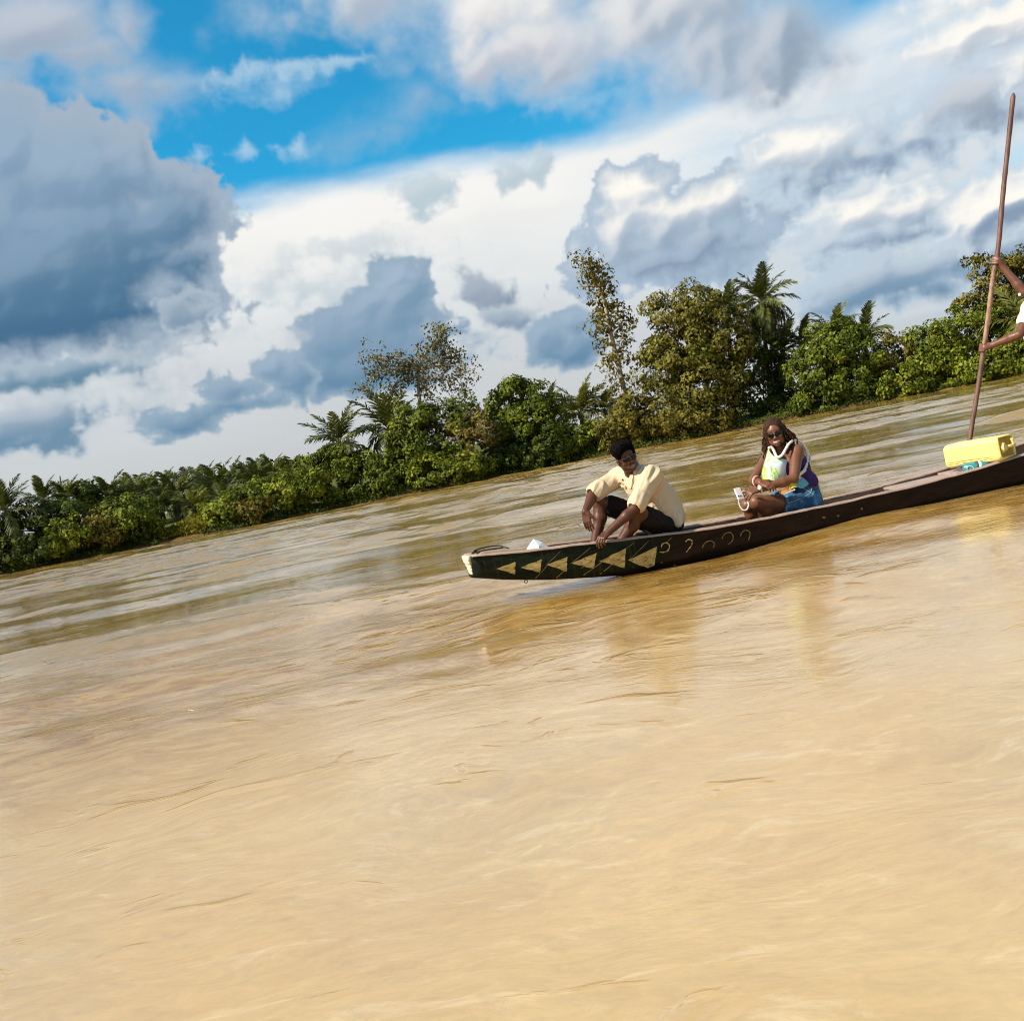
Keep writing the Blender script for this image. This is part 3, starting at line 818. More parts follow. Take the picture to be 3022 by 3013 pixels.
# far woods on the rise: nobody could count these crowns
rng = np.random.default_rng(77)
E = []
for i in range(46):
    u = rng.random(); x = 480 + 170 * u
    E.append(to_ell((x, 889 - 38 * u + rng.uniform(0, 26), 16 * rng.uniform(.7, 1.3), 11 * rng.uniform(.7, 1.3)), 185))
o = foliage('far_woods', rng, E, 0.75, 1.3, LEAF['green'], None, 1.6)
tag(o, 'far green woods rising behind the palm row', 'woods', kind='stuff')
palm('slender palm with feathery fronds left of the umbrella tree, first from the left', 641, 838, 4, 62, base_px=(655, 950), nf=17, seed=40, tilt_lo=-0.35, dead=2)
palm('full oil palm with brown hanging fronds under the umbrella tree', 735, 812, 5, 72, base_px=(742, 920), nf=24, seed=41, dead=6, tilt_lo=-0.5)
broad('bush', 'dark rounded bush below the slender palm', 'bush', [(640, 905, 52, 52), (690, 905, 45, 50)], 2.5, 'green', clump=0.8, seed=14)
broad('bush', 'green creeper mound at the foot of the full oil palm', 'bush', [(735, 900, 42, 40), (765, 885, 32, 50)], 2, 'green', clump=0.7, seed=15)
# the umbrella tree
def open_tree(name, label, branches, dY, pal, stems, leaf, seed, trunk_r, bark, sprays, spray_r, per):
    """a thin crown: leaf sprays along visible branches"""
    rng = np.random.default_rng(seed)
    Y = bank_y(Q(*stems[0], 100).x) + dY
    base = Q(*stems[0], Y); g = ground(base.x, Y); base.z = g
    root = empty(name, base, label, 'tree')
    tr = MB()
    sp = spline([Vector((base.x, Y, g - .4))] + [Q(*s, Y) for s in stems[1:]], 14)
    tr.tube(sp, [trunk_r * (1.1 - 0.6 * i / 13) for i in range(14)], 7)
    C = []
    for br in branches:
        zz = rng.uniform(-2.0, 2.0)
        pts = [Q(x, y, Y + zz * j / max(1, len(br) - 1)) for j, (x, y) in enumerate(br)]
        s2 = spline(pts, 10)
        tr.tube(s2, [trunk_r * (0.55 - 0.05 * j) for j in range(10)], 5)
        for j in range(sprays):
            p = s2[int(rng.integers(2, 10))]
            q = p + Vector(rng.normal(size=3) * spray_r)
            if rng.random() < 0.5: tr.tube([p, (p + q) / 2 + Vector(rng.normal(size=3) * .1), q], [0.04, 0.03, 0.015], 4)
            C.append(q)
    tr.build('trunk', bark, root)
    C = np.array(C)
    idx = np.repeat(np.arange(len(C)), per)
    c = C[idx] + rng.normal(size=(len(idx), 3)) * np.array([.36, .36, .26])
    n = unit(rng.normal(size=(len(idx), 3)) + np.array([-.3, -.2, .6]))
    V, F = leaf_arrays(rng, c, n, leaf * rng.uniform(.7, 1.3, len(idx)), 0.7)
    place('crown', make_mesh('crown', V, F, LEAF[pal], False, {'tint': np.repeat(np.clip(.5 + .25 * rng.normal(size=len(idx)), 0, 1), 4)}), root)
    return root
open_tree('umbrella_tree', 'tall sparse umbrella-shaped tree with pale branches above the oil palms',
          [[(787, 700), (800, 670), (830, 640), (832, 622)], [(787, 700), (770, 680), (720, 676), (688, 684)], [(788, 700), (760, 695), (715, 705), (690, 735)],
           [(788, 705), (820, 690), (860, 690), (882, 705)], [(790, 715), (820, 715), (850, 720), (868, 742)], [(788, 700), (806, 660), (822, 655), (840, 650)],
           [(788, 710), (765, 715), (745, 725), (735, 745)], [(789, 710), (800, 725), (810, 740)], [(787, 700), (775, 690), (755, 690), (735, 690)], [(788, 700), (830, 680), (855, 675), (872, 682)]],
          6, 'sparse', [(793, 850), (792, 760), (787, 700)], 0.29, 61, 0.24, m_pale_bark, 34, 0.60, 13)
broad('bush', 'tall leafy green bush under the umbrella tree', 'bush', [(790, 830, 48, 72), (835, 815, 55, 58), (870, 790, 32, 36)], 3.0, 'green', clump=0.85, seed=16)
broad('bush', 'dry yellowish bush with bare pale branches', 'bush', [(888, 832, 44, 50)], 1.8, 'dry', clump=0.7, seed=17, leaf=0.26, bare=14, bark=m_pale_bark)
broad('bush', 'low bright green creeper mound by the water under the dry bush', 'bush', [(835, 895, 60, 36), (880, 885, 42, 28)], 0.9, 'bright', clump=0.6, seed=18)
broad('bushy_tree', 'broad dense green tree right of the dry bush', 'tree', [(985, 775, 62, 52), (1010, 810, 58, 56), (950, 800, 34, 50), (975, 740, 30, 26)], 2.5, 'green', clump=0.9, seed=19)
broad('bush', 'dark hollow thicket at the waterline below the dense green tree', 'bush', [(960, 860, 45, 32), (1020, 855, 55, 34)], 1.6, 'deep', clump=0.7, seed=20)
broad('bush', 'small pale green plant in the dark hollow at the waterline', 'bush', [(1008, 862, 15, 16)], 0.5, 'bright', leaf=0.3, clump=0.5, seed=21, limbs=3, trunk_r=0.06)
palm('palm with grey fronds peeping out behind the dense green tree', 1040, 775, 9, 48, nf=14, seed=42, tilt_lo=0.0)
palm('low palm with arching light fronds left of the tall slender tree', 1095, 780, 7, 56, nf=16, seed=43, tilt_lo=0.05, pal='palm_light')
palm('low palm at the foot of the tall slender tree', 1140, 775, 8, 46, nf=14, seed=44, tilt_lo=0.1)
broad('bush', 'green bank bush below the low arching palms', 'bush', [(1085, 835, 40, 42), (1125, 835, 42, 36)], 2.0, 'bright', clump=0.7, seed=22)
broad('bush', 'olive bush behind the seated man, right of the bank bush', 'bush', [(1175, 815, 52, 44), (1200, 790, 40, 46)], 2.2, 'olive', clump=0.75, seed=23)
# the tall slender tree hung with creepers
rt = broad('tall_tree', 'tall slender tree hung with creepers, the highest on the bank', 'tree',
      [(1102, 492, 27, 15), (1118, 512, 30, 24), (1140, 530, 24, 24), (1112, 535, 26, 18), (1135, 570, 26, 26), (1150, 600, 26, 28), (1130, 612, 30, 20), (1158, 640, 30, 34), (1178, 600, 24, 32), (1150, 685, 24, 30), (1180, 680, 26, 34), (1165, 735, 26, 24)],
      5, 'olive', leaf=0.32, dens=0.46, clump=0.70, seed=24, stems=[(1190, 800), (1177, 735), (1155, 640), (1137, 560), (1112, 500)], limbs=18, bark=m_pale_bark, trunk_r=0.29, hollow=0.2)
broad('golden_tree', 'great spreading olive gold tree, the broadest on the bank', 'tree',
      [(1262, 605, 42, 52), (1310, 590, 50, 46), (1355, 610, 48, 46), (1290, 660, 72, 50), (1370, 650, 45, 40), (1250, 700, 45, 45), (1320, 725, 60, 48), (1370, 710, 40, 40), (1290, 780, 52, 38), (1350, 775, 48, 34)],
      3.5, 'gold', leaf=0.30, dens=1.75, clump=0.95, seed=25, stems=[(1310, 850), (1305, 780), (1300, 700), (1305, 640)], limbs=22, trunk_r=0.3, bare=8)
broad('bush', 'bright green patch of leaves on the lower front of the golden tree', 'bush', [(1310, 800, 62, 30), (1255, 790, 36, 34)], 1.2, 'olive', clump=0.7, seed=26)
broad('bush', 'vivid green creeper clump in the middle of the golden tree', 'bush', [(1325, 668, 26, 22)], 1.6, 'bright', leaf=0.3, clump=0.5, seed=27, trunk_r=0.05, limbs=3)
palm('tall palm standing out against the sky, brown skirt of hanging fronds', 1437, 570, 6, 57, base_px=(1458, 800), nf=28, dead=6, seed=45, tilt_lo=-0.7)
palm('smaller palm tucked behind the golden tree, left of the tall palm', 1372, 582, 8, 50, base_px=(1390, 810), nf=18, seed=46, tilt_lo=-0.2)
palm('dark palm in the shaded gap below the tall palm', 1475, 668, 7, 60, base_px=(1480, 800), nf=20, dead=5, seed=47, tilt_lo=-0.6)
broad('bush', 'dark thicket filling the shaded gap below the tall palm', 'bush', [(1440, 745, 45, 50), (1420, 690, 36, 36), (1475, 760, 40, 36), (1440, 650, 40, 30)], 5.5, 'deep', clump=0.9, seed=28, dens=1.4)
broad('bushy_tree', 'wide dark green tree with glossy leaves right of the shaded gap', 'tree', [(1555, 700, 60, 55), (1610, 690, 62, 66), (1580, 650, 60, 42), (1540, 755, 42, 30), (1630, 745, 40, 32)], 2.2, 'green', clump=0.85, seed=29)
palm('dark palm behind the left shoulder of the wide dark green tree', 1512, 648, 8, 46, nf=14, seed=48, tilt_lo=0.0)
palm('pale palm rising from the top of the wide dark green tree', 1575, 632, 6, 48, nf=14, seed=49, tilt_lo=0.2, pal='palm_light')
palm('palm at the top right of the wide dark green tree', 1630, 638, 6, 52, nf=16, seed=50, tilt_lo=0.0)
broad('bush', 'olive bush between the wide dark tree and the right-hand thicket', 'bush', [(1695, 675, 46, 44), (1670, 700, 34, 36)], 4, 'olive', clump=0.75, seed=30)
broad('bush', 'low vivid green bush at the waterline left of the pole', 'bush', [(1705, 722, 42, 30)], 0.9, 'bright', clump=0.6, seed=31)
broad('bushy_tree', 'leafy green thicket left of the pole, stepping down to the water', 'tree', [(1770, 665, 52, 52), (1750, 640, 26, 30), (1780, 700, 50, 38), (1815, 640, 40, 50)], 2.5, 'bright', clump=0.8, seed=32)
broad('bush', 'bright green bank bush right of the pole', 'bush', [(1865, 690, 60, 34), (1925, 672, 60, 42)], 1.6, 'bright', clump=0.7, seed=33)
broad('bushy_tree', 'olive green tree behind the right bank bushes', 'tree', [(1865, 625, 52, 50), (1930, 620, 60, 60)], 5, 'green', clump=0.85, seed=34)
broad('feathery_tree', 'tall feathery tree at the right edge with boughs reaching left', 'tree', [(1862, 558, 50, 26), (1880, 505, 45, 22), (1835, 492, 20, 9), (1920, 540, 50, 50), (1830, 575, 26, 16), (1930, 490, 40, 20)],
      6, 'olive', leaf=0.28, dens=1.25, clump=0.7, seed=35, stems=[(1935, 720), (1925, 640), (1910, 560), (1895, 510)], limbs=14)
palm('light palm with sweeping fronds behind the standing boatman', 1935, 605, 4, 70, nf=18, seed=51, tilt_lo=-0.4, pal='palm_light')
broad('bush', 'green bush just outside the right edge along the bank', 'bush', [(1990, 660, 60, 50)], 2.0, 'green', clump=0.8, seed=36)
broad('bush', 'dark green bush just outside the left edge along the bank', 'bush', [(-40, 1020, 60, 50)], 2.0, 'deep', clump=0.8, seed=37)
# ground cover along the bank and grass in the gap
rng = np.random.default_rng(5)
n = 22000
x = rng.uniform(-75, 75, n); dy = rng.gamma(1.5, 1.3, n) - 0.7 * (0.5 + 0.5 * np.sin(x * 0.9 + np.sin(x * 0.37) * 2.5))
y = np.array([bank_y(a) for a in x]) + dy
hgt = 0.35 + 0.35 * np.minimum(dy, 4) * (0.5 + 0.5 * np.sin(x * 0.7 + np.sin(x * 0.23) * 3))
z = 0.12 + 0.2 * np.clip(dy, 0, 3) + rng.random(n) * hgt
z = np.where(np.abs(x - Q(352, 1000, 100).x) < 2.3, -5.0, z)
V, F = leaf_arrays(rng, np.stack([x, y, z], 1), unit(rng.normal(size=(n, 3)) + np.array([0, -.4, .7])), rng.uniform(.18, .34, n), 0.5)
tag(place('undergrowth', make_mesh('undergrowth', V, F, LEAF['deep'], False, {'tint': np.repeat(np.clip(.45 + .25 * rng.normal(size=n), 0, 1), 4)})), 'low tangled green undergrowth along the foot of the bank', 'undergrowth', kind='stuff')
n = 6000
p = Q(352, 1000, 100)
x = p.x + rng.uniform(-2.4, 2.4, n); y = np.array([bank_y(a) for a in x]) + rng.uniform(0.6, 13, n)
z = 0.25 + 0.10 * (y - 98) + rng.random(n) * 0.7
V, F = leaf_arrays(rng, np.stack([x, y, z], 1), unit(rng.normal(size=(n, 3)) * np.array([1, 1, .2]) + np.array([0, -.5, 0])), rng.uniform(.4, .8, n), 0.22)
tag(place('grass', make_mesh('grass', V, F, LEAF['grass'], False, {'tint': np.repeat(rng.random(n), 4)})), 'yellow green grass in the gap between the left bushes', 'grass', kind='stuff')

# ------------------------------------------------------------------ solid modelling by distance fields
class Field:
    """rounded solids blended into one skin"""
    def __init__(self, lo, hi, vox):
        self.lo = np.array(lo, float); self.vox = vox
        self.n = np.ceil((np.array(hi, float) - self.lo) / vox).astype(int) + 2
        self.D = np.full(self.n, 0.25, np.float32)
    def _sub(self, lo, hi, m):
        i0 = np.clip(np.floor((np.minimum(lo, hi) - m - self.lo) / self.vox).astype(int), 0, self.n)
        i1 = np.clip(np.ceil((np.maximum(lo, hi) + m - self.lo) / self.vox).astype(int) + 1, 0, self.n)
        if (i1 <= i0).any(): return None, None
        g = [self.lo[k] + self.vox * np.arange(i0[k], i1[k]) for k in range(3)]
        Pn = np.stack(np.meshgrid(*g, indexing='ij'), -1).astype(np.float32)
        return tuple(slice(i0[k], i1[k]) for k in range(3)), Pn
    def _join(self, sl, d, k, op):
        A = self.D[sl]
        if op == 'add':
            if k > 0:
                h = np.clip(0.5 + 0.5 * (A - d) / k, 0, 1)
                self.D[sl] = A * (1 - h) + d * h - k * h * (1 - h)
            else: self.D[sl] = np.minimum(A, d)
        else:
            d = -d
            if k > 0:
                h = np.clip(0.5 - 0.5 * (A - d) / k, 0, 1)
                self.D[sl] = A * (1 - h) + d * h + k * h * (1 - h)
            else: self.D[sl] = np.maximum(A, d)
    def cap(self, a, b, ra, rb=None, k=0.015, op='add', sq=None):
        rb = ra if rb is None else rb
        a = np.array(a, float); b = np.array(b, float); r = max(ra, rb)
        sl, p = self._sub(a, b, r + k + 0.03)
        if sl is None: return self
        ab = b - a; L2 = max(float(ab @ ab), 1e-9)
        t = np.clip(((p - a) @ ab) / L2, 0, 1)
        q = p - a - t[..., None] * ab
        if sq is not None:                                # flattened along direction sq[0] by factor sq[1]
            ax = np.array(sq[0], float); ax /= np.linalg.norm(ax)
            c = q @ ax
            q = q + (c * (1 / sq[1] - 1))[..., None] * ax
        d = np.linalg.norm(q, axis=-1) - (ra + (rb - ra) * t)
        if sq is not None: d = d * min(1.0, sq[1] * 1.3)
        self._join(sl, d.astype(np.float32), k, op); return self
    def ell(self, c, r, R=None, k=0.015, op='add'):
        c = np.array(c, float); r = np.array(r, float)
        sl, p = self._sub(c, c, r.max() + k + 0.03)
        if sl is None: return self
        q = p - c
        if R is not None: q = q @ np.array(R, np.float32)
        k0 = np.linalg.norm(q / r, axis=-1); k1 = np.linalg.norm(q / (r * r), axis=-1)
        d = k0 * (k0 - 1.0) / np.maximum(k1, 1e-6)
        self._join(sl, d.astype(np.float32), k, op); return self
    def box(self, c, half, R=None, rnd=0.01, k=0.0, op='add'):
        c = np.array(c, float); h = np.array(half, float)
        sl, p = self._sub(c, c, np.linalg.norm(h) + k + 0.03)
        if sl is None: return self
        q = p - c
        if R is not None: q = q @ np.array(R, np.float32)
        q = np.abs(q) - (h - rnd)
        d = np.linalg.norm(np.maximum(q, 0), axis=-1) + np.minimum(q.max(-1), 0) - rnd
        self._join(sl, d.astype(np.float32), k, op); return self
    def mesh(self):
        D = self.D; n = D.shape
        S_ = D < 0
        corners = [S_[i:n[0] - 1 + i, j:n[1] - 1 + j, k:n[2] - 1 + k] for i in (0, 1) for j in (0, 1) for k in (0, 1)]
        cnt = sum(c.astype(np.int8) for c in corners)
        cells = np.argwhere((cnt > 0) & (cnt < 8))
        idx = -np.ones((n[0] - 1, n[1] - 1, n[2] - 1), np.int32)
        idx[tuple(cells.T)] = np.arange(len(cells))
        acc = np.zeros((len(cells), 3)); num = np.zeros(len(cells))
        off = np.array([(i, j, k) for i in (0, 1) for j in (0, 1) for k in (0, 1)])
        val = [D[tuple((cells + o).T)] for o in off]
        for a in range(8):
            for b in range(a + 1, 8):
                if np.abs(off[a] - off[b]).sum() != 1: continue
                va, vb = val[a], val[b]
                m = (va < 0) != (vb < 0)
                t = np.where(m, va / np.where(m, va - vb, 1), 0)
                acc += np.where(m[:, None], off[a] + t[:, None] * (off[b] - off[a]), 0); num += m
        V = self.lo + self.vox * (cells + acc / num[:, None])
        Fs = []
        for ax in range(3):
            u, v = (ax + 1) % 3, (ax + 2) % 3
            s0 = [slice(0, -1)] * 3; s1 = [slice(0, -1)] * 3
            s1[ax] = slice(1, None)
            A = S_[tuple(slice(0, n[q] - 1) if q != ax else slice(0, n[q] - 1) for q in range(3))]
            B = S_[tuple(slice(0, n[q] - 1) if q != ax else slice(1, n[q]) for q in range(3))]
            e = np.argwhere(A != B)
            e = e[(e[:, u] > 0) & (e[:, v] > 0)]
            du = np.zeros(3, int); du[u] = 1; dv = np.zeros(3, int); dv[v] = 1
            q = np.stack([idx[tuple((e - du - dv).T)], idx[tuple((e - dv).T)], idx[tuple(e.T)], idx[tuple((e - du).T)]], 1)
            ins = A[tuple(e.T)]
            q = np.where(ins[:, None], q, q[:, ::-1])
            Fs.append(q)
        F = np.concatenate(Fs)
        F = F[(F >= 0).all(1)]
        return V, F

# ------------------------------------------------------------------ the canoe
B_ANG = rad(15)
BA = Vector((math.cos(B_ANG), math.sin(B_ANG), 0)); BN = Vector((-BA.y, BA.x, 0))
BO = Vector((0.94, 8.45, 0)) + BN * 0.25
ST = np.array([-1.35, -1.30, -1.1, -0.74, -0.4, 0.0, 0.34, 0.85, 1.43, 2.0, 2.79, 3.26, 3.75, 4.4, 5.0, 5.5, 5.9])
ZT = np.array([0.425, 0.42, 0.395, 0.36, 0.332, 0.294, 0.262, 0.226, 0.212, 0.203, 0.207, 0.225, 0.253, 0.31, 0.365, 0.42, 0.46])
ZB = np.array([0.245, 0.232, 0.175, 0.095, 0.04, -0.02, -0.06, -0.09, -0.11, -0.12, -0.12, -0.12, -0.10, -0.05, 0.02, 0.12, 0.22])
WT = np.array([0.125, 0.13, 0.155, 0.205, 0.245, 0.28, 0.295, 0.30, 0.30, 0.30, 0.305, 0.31, 0.315, 0.30, 0.26, 0.19, 0.13])
def sta(t): return float(np.interp(t, ST, ZT)), float(np.interp(t, ST, ZB)), float(np.interp(t, ST, WT))
PROF = [(1.0, 1.0), (0.965, 0.78), (0.92, 0.55), (0.86, 0.34), (0.76, 0.15), (0.58, 0.04), (0.30, 0.0), (0.0, 0.0)]   # lateral share, height share
def boat_pt(t, lat, z): return BO + BA * t + BN * lat + Vector((0, 0, z))
def side_lat(t, z):
    zt, zb, w = sta(t)
    f = min(1, max(0, (z - zb) / max(zt - zb, 1e-3)))
    hs = [h for _, h in PROF][::-1]; ls = [l for l, _ in PROF][::-1]
    return w * float(np.interp(f, hs, ls))
def hull_px(px, py, off=0.004):
    """where a sight line meets the near side of the hull"""
    d = ray(px, py); C0 = Vector((0, 0, CAM_H)); lat = -0.27; t = z = 0.0
    for _ in range(8):
        s = (lat - (C0 - BO).dot(BN)) / d.dot(BN); p = C0 + d * s
        t = (p - BO).dot(BA); z = p.z
        lat = -side_lat(t, z) - off
    return boat_pt(t, lat, z)

m_hull, T = material('hull_wood')
b = T.new('ShaderNodeBsdfPrincipled')
pos = T.new('ShaderNodeNewGeometry').outputs['Position']
al = T.math('SUBTRACT', T.vmath('DOT_PRODUCT', pos, tuple(BA)), float(BO.dot(BA)))
lv = T.mapping(pos, rot=(0, 0, -B_ANG), scale=(0.6, 3.0, 5.0))
n1 = T.noise(lv, 3.0, 7.0, 0.65, 0.4); n2 = T.noise(lv, 14.0, 6.0, 0.7)
diag = T.noise(T.mapping(pos, rot=(0, rad(42), 0), scale=(18.0, 2.0, 1.2)), 2.0, 4.0, 0.6)
wood = T.mix(T.step(n1, 0.3, 0.7), (0.009, 0.005, 0.0035), (0.030, 0.017, 0.010))
wood = T.mix(T.math('MULTIPLY', T.step(n2, 0.5, 0.8), 0.4), wood, (0.055, 0.038, 0.022))
green = T.mix(T.step(n1, 0.35, 0.7), (0.006, 0.009, 0.005), (0.014, 0.024, 0.012))
green = T.mix(T.math('MULTIPLY', T.step(diag, 0.5, 0.75), 0.6), green, (0.045, 0.038, 0.014))
c = T.mix(T.step(T.math('MULTIPLY_ADD', n1, 0.5, al), 0.3, 0.7), green, wood)
spk = T.step(T.noise(pos, 42.0, 3.0, 0.6), 0.70, 0.76)
c = T.mix(T.math('MULTIPLY', spk, 0.35), c, (0.20, 0.17, 0.05))
zz = T.new('ShaderNodeSeparateXYZ'); T.put(zz.inputs[0], pos)
c = T.mix(T.step(T.math('MULTIPLY_ADD', n1, 0.05, zz.outputs[2]), 0.085, 0.05), c, (0.004, 0.003, 0.002))   # wet band
T.put(b.inputs['Base Color'], c)
T.put(b.inputs['Roughness'], T.step(n1, 0.3, 0.7, 0.55, 0.85))
b.inputs['Specular IOR Level'].default_value = 0.10
bp = T.new('ShaderNodeBump'); bp.inputs['Strength'].default_value = 0.9; bp.inputs['Distance'].default_value = 0.010
T.put(bp.inputs['Height'], T.math('ADD', n1, T.math('MULTIPLY', n2, 0.5))); T.put(b.inputs['Normal'], bp.outputs[0])
T.l.new(b.outputs[0], T.new('ShaderNodeOutputMaterial').inputs[0])
m_inner = simple_mat('hull_inside', (.075, .050, .038), 0.9, 0.15, 0.6, 9.0, 0.5, 30.0)
m_rim = simple_mat('rim_wood', (.36, .25, .19), 0.85, 0.15, 0.35, 14.0, 0.6, 60.0)
m_paint, T = material('worn_yellow_paint')
b = T.new('ShaderNodeBsdfPrincipled'); pos = T.new('ShaderNodeNewGeometry').outputs['Position']
pw = T.noise(T.mapping(pos, rot=(0, rad(35), 0), scale=(9.0, 3.0, 26.0)), 2.2, 6.0, 0.7, 0.6); pw2 = T.noise(pos, 38.0, 4.0, 0.65)
c = T.mix(T.step(pw, .3, .7), (.30, .20, .05), (.62, .49, .20))
c = T.mix(T.math('MAXIMUM', T.step(pw2, .62, .68), T.math('MULTIPLY', T.step(pw, .40, .34), .8)), c, (.035, .024, .010))
T.put(b.inputs['Base Color'], c); b.inputs['Roughness'].default_value = .8; b.inputs['Specular IOR Level'].default_value = .2
T.l.new(b.outputs[0], T.new('ShaderNodeOutputMaterial').inputs[0])
m_faint = simple_mat('faded_yellow_paint', (.20, .145, .045), 0.85, 0.15, 0.9, 34.0)
m_paint_line = simple_mat('pale_paint_line', (.30, .25, .10), 0.8, 0.2, 0.6, 40.0)
m_cream = simple_mat('cream_paint', (.62, .52, .40), 0.8, 0.2, 0.12, 12.0, 0.3, 50.0)
m_wire = simple_mat('dark_wire', (.02, .014, .012), 0.6, 0.3, 0.3)
m_board = simple_mat('grey_board', (.30, .235, .205), 0.85, 0.15, 0.35, 9.0, 0.5, 50.0)

canoe = empty('canoe', boat_pt(2.0, 0, 0), 'long dark dugout canoe painted with yellow triangles at its bow, carrying three people', 'canoe')
ts = np.concatenate([np.linspace(-1.35, 0.5, 26), np.linspace(0.62, 5.9, 44)])
V = []; F = []
ring = [(-l, h) for l, h in PROF] + [(l, h) for l, h in PROF[-2::-1]]
nr = len(ring)
hr = random.Random(3)
for t in ts:
    zt, zb, w = sta(t)
    jz = 0.002 * math.sin(t * 9.0) + 0.0015 * math.sin(t * 23.0 + 1)
    for l, h in ring:
        V.append(boat_pt(t, l * w, zb + (zt + jz - zb) * h))
for i in range(len(ts) - 1):
    for j in range(nr - 1):
        F.append((i * nr + j, i * nr + j + 1, (i + 1) * nr + j + 1, (i + 1) * nr + j))
F.append(tuple(range(nr))[::-1]); F.append(tuple((len(ts) - 1) * nr + j for j in range(nr)))
place('hull', make_mesh('hull', V, F, m_hull, True), canoe)
# inside: walls, floor
V = []; F = []; TH = 0.032
inn = [(-1, 1.0), (-0.97, 0.6), (-0.9, 0.25), (-0.75, 0.0), (0.0, -0.02), (0.75, 0.0), (0.9, 0.25), (0.97, 0.6), (1, 1.0)]
tin = [t for t in ts if t > -1.22 and t < 5.75]
for t in tin:
    zt, zb, w = sta(t); fl = max(zb + 0.045, 0.018)
    for l, h in inn:
        lw = min(w - TH, side_lat(t, fl + (zt - fl) * max(h, 0)) - TH * 0.9)
        V.append(boat_pt(t, l * max(lw, 0.02), fl + (zt + 0.001 - fl) * h))
ni = len(inn)
for i in range(len(tin) - 1):
    for j in range(ni - 1):
        F.append((i * ni + j, (i + 1) * ni + j, (i + 1) * ni + j + 1, i * ni + j + 1))
F.append(tuple(range(ni))); F.append(tuple((len(tin) - 1) * ni + j for j in range(ni))[::-1])
place('inner_hull', make_mesh('inner_hull', V, F, m_inner, True), canoe)
for sgn in (-1, 1):
    mb = MB(); pts = []
    for t in np.linspace(-1.345, 5.88, 90):
        zt, zb, w = sta(t)
        pts.append(boat_pt(t, sgn * (w - 0.014), zt + 0.003 + 0.002 * math.sin(t * 9) + 0.0015 * math.sin(t * 23 + 1)))
    V0 = len(mb.V)
    for i, p in enumerate(pts):
        hw = 0.020 + 0.003 * math.sin(i * 2.3) + 0.002 * hr.random(); hh_ = 0.011 + 0.003 * hr.random()
        for l, h in ((-1, -0.6), (-0.9, 0.6), (0, 1.0), (0.9, 0.6), (1, -0.6)):
            mb.V.append(tuple(p + BN * l * hw + Vector((0, 0, h * hh_))))
    for i in range(len(pts) - 1):
        for j in range(4):
            mb.F.append((i * 5 + j, (i + 1) * 5 + j, (i + 1) * 5 + j + 1, i * 5 + j + 1))
    mb.F.append((0, 1, 2, 3, 4)); mb.F.append(tuple((len(pts) - 1) * 5 + j for j in (4, 3, 2, 1, 0)))
    mb.build('gunwale', m_rim, canoe)
# bow: blunt sawn end, capped
f = Field(boat_pt(-1.5, -0.3, 0.1) - Vector((.1, .1, 0)), boat_pt(-1.2, 0.3, 0.6) + Vector((.1, .1, 0)), 0.007)
Rb = np.array([list(BA), list(BN), [0, 0, 1]]).T
for k in range(6):
    z = 0.412 - 0.030 * k
    f.box(boat_pt(-1.362 + .006 * k, 0, z), (0.016 + .002 * math.sin(k * 2), 0.112 - 0.012 * k, 0.020), Rb, 0.010, k=0.006)
V, F = f.mesh()
place('bow_end', make_mesh('bow_end', V, F, m_cream, True), canoe)
# deck piece behind the bow end
mb = MB()
mb.box(boat_pt(-1.275, 0, 0.412), (0.12, 0.20, 0.03), Matrix(Rb.tolist()))
mb.build('bow_deck', m_rim, canoe, False)
# dark wire tied round the bow, small iron ring under it
mb = MB()
q = [boat_pt(-1.32, -0.12, 0.438), boat_pt(-1.30, -0.06, 0.458), boat_pt(-1.22, -0.02, 0.466), boat_pt(-1.10, -0.05, 0.462), boat_pt(-1.03, -0.13, 0.425)]
mb.tube(spline(q, 14), 0.006, 5)
q = [boat_pt(-1.31, -0.02, 0.44), boat_pt(-1.24, -0.10, 0.452), boat_pt(-1.14, -0.10, 0.445), boat_pt(-1.06, -0.06, 0.437)]
mb.tube(spline(q, 12), 0.006, 5)
q = [boat_pt(-1.345, -0.14, 0.40), boat_pt(-1.33, -0.10, 0.447), boat_pt(-1.27, -0.03, 0.45), boat_pt(-1.26, -0.10, 0.446), boat_pt(-1.30, -0.12, 0.44)]
mb.tube(spline(q, 12), 0.006, 5)
mb.build('wire', m_wire, canoe)
mb = MB(); c0 = boat_pt(-0.93, -sta(-0.93)[2] * 0.5, sta(-0.93)[1] - 0.010)
mb.tube([c0 + BA * (0.014 * math.cos(a)) + Vector((0, 0, 0.014 * math.sin(a))) for a in np.linspace(0, 2 * math.pi, 11)[:-1]], 0.003, 5, True)
mb.build('ring', m_wire, canoe)
# seats and cross boards
for t0, t1, zz, nm in ((0.28, 0.62, 0.185, 'seat_board'), (1.62, 2.0, 0.115, 'seat_board'), (2.78, 3.46, 0.186, 'cross_board'), (3.40, 3.80, 0.205, 'cross_board')):
    mb = MB()
    w0 = min(sta(t0)[2], sta(t1)[2]) - 0.042
    mb.box(boat_pt((t0 + t1) / 2, 0, zz), (t1 - t0, 2 * w0, 0.024), Matrix(Rb.tolist()))
    mb.build(nm, m_board, canoe, False)
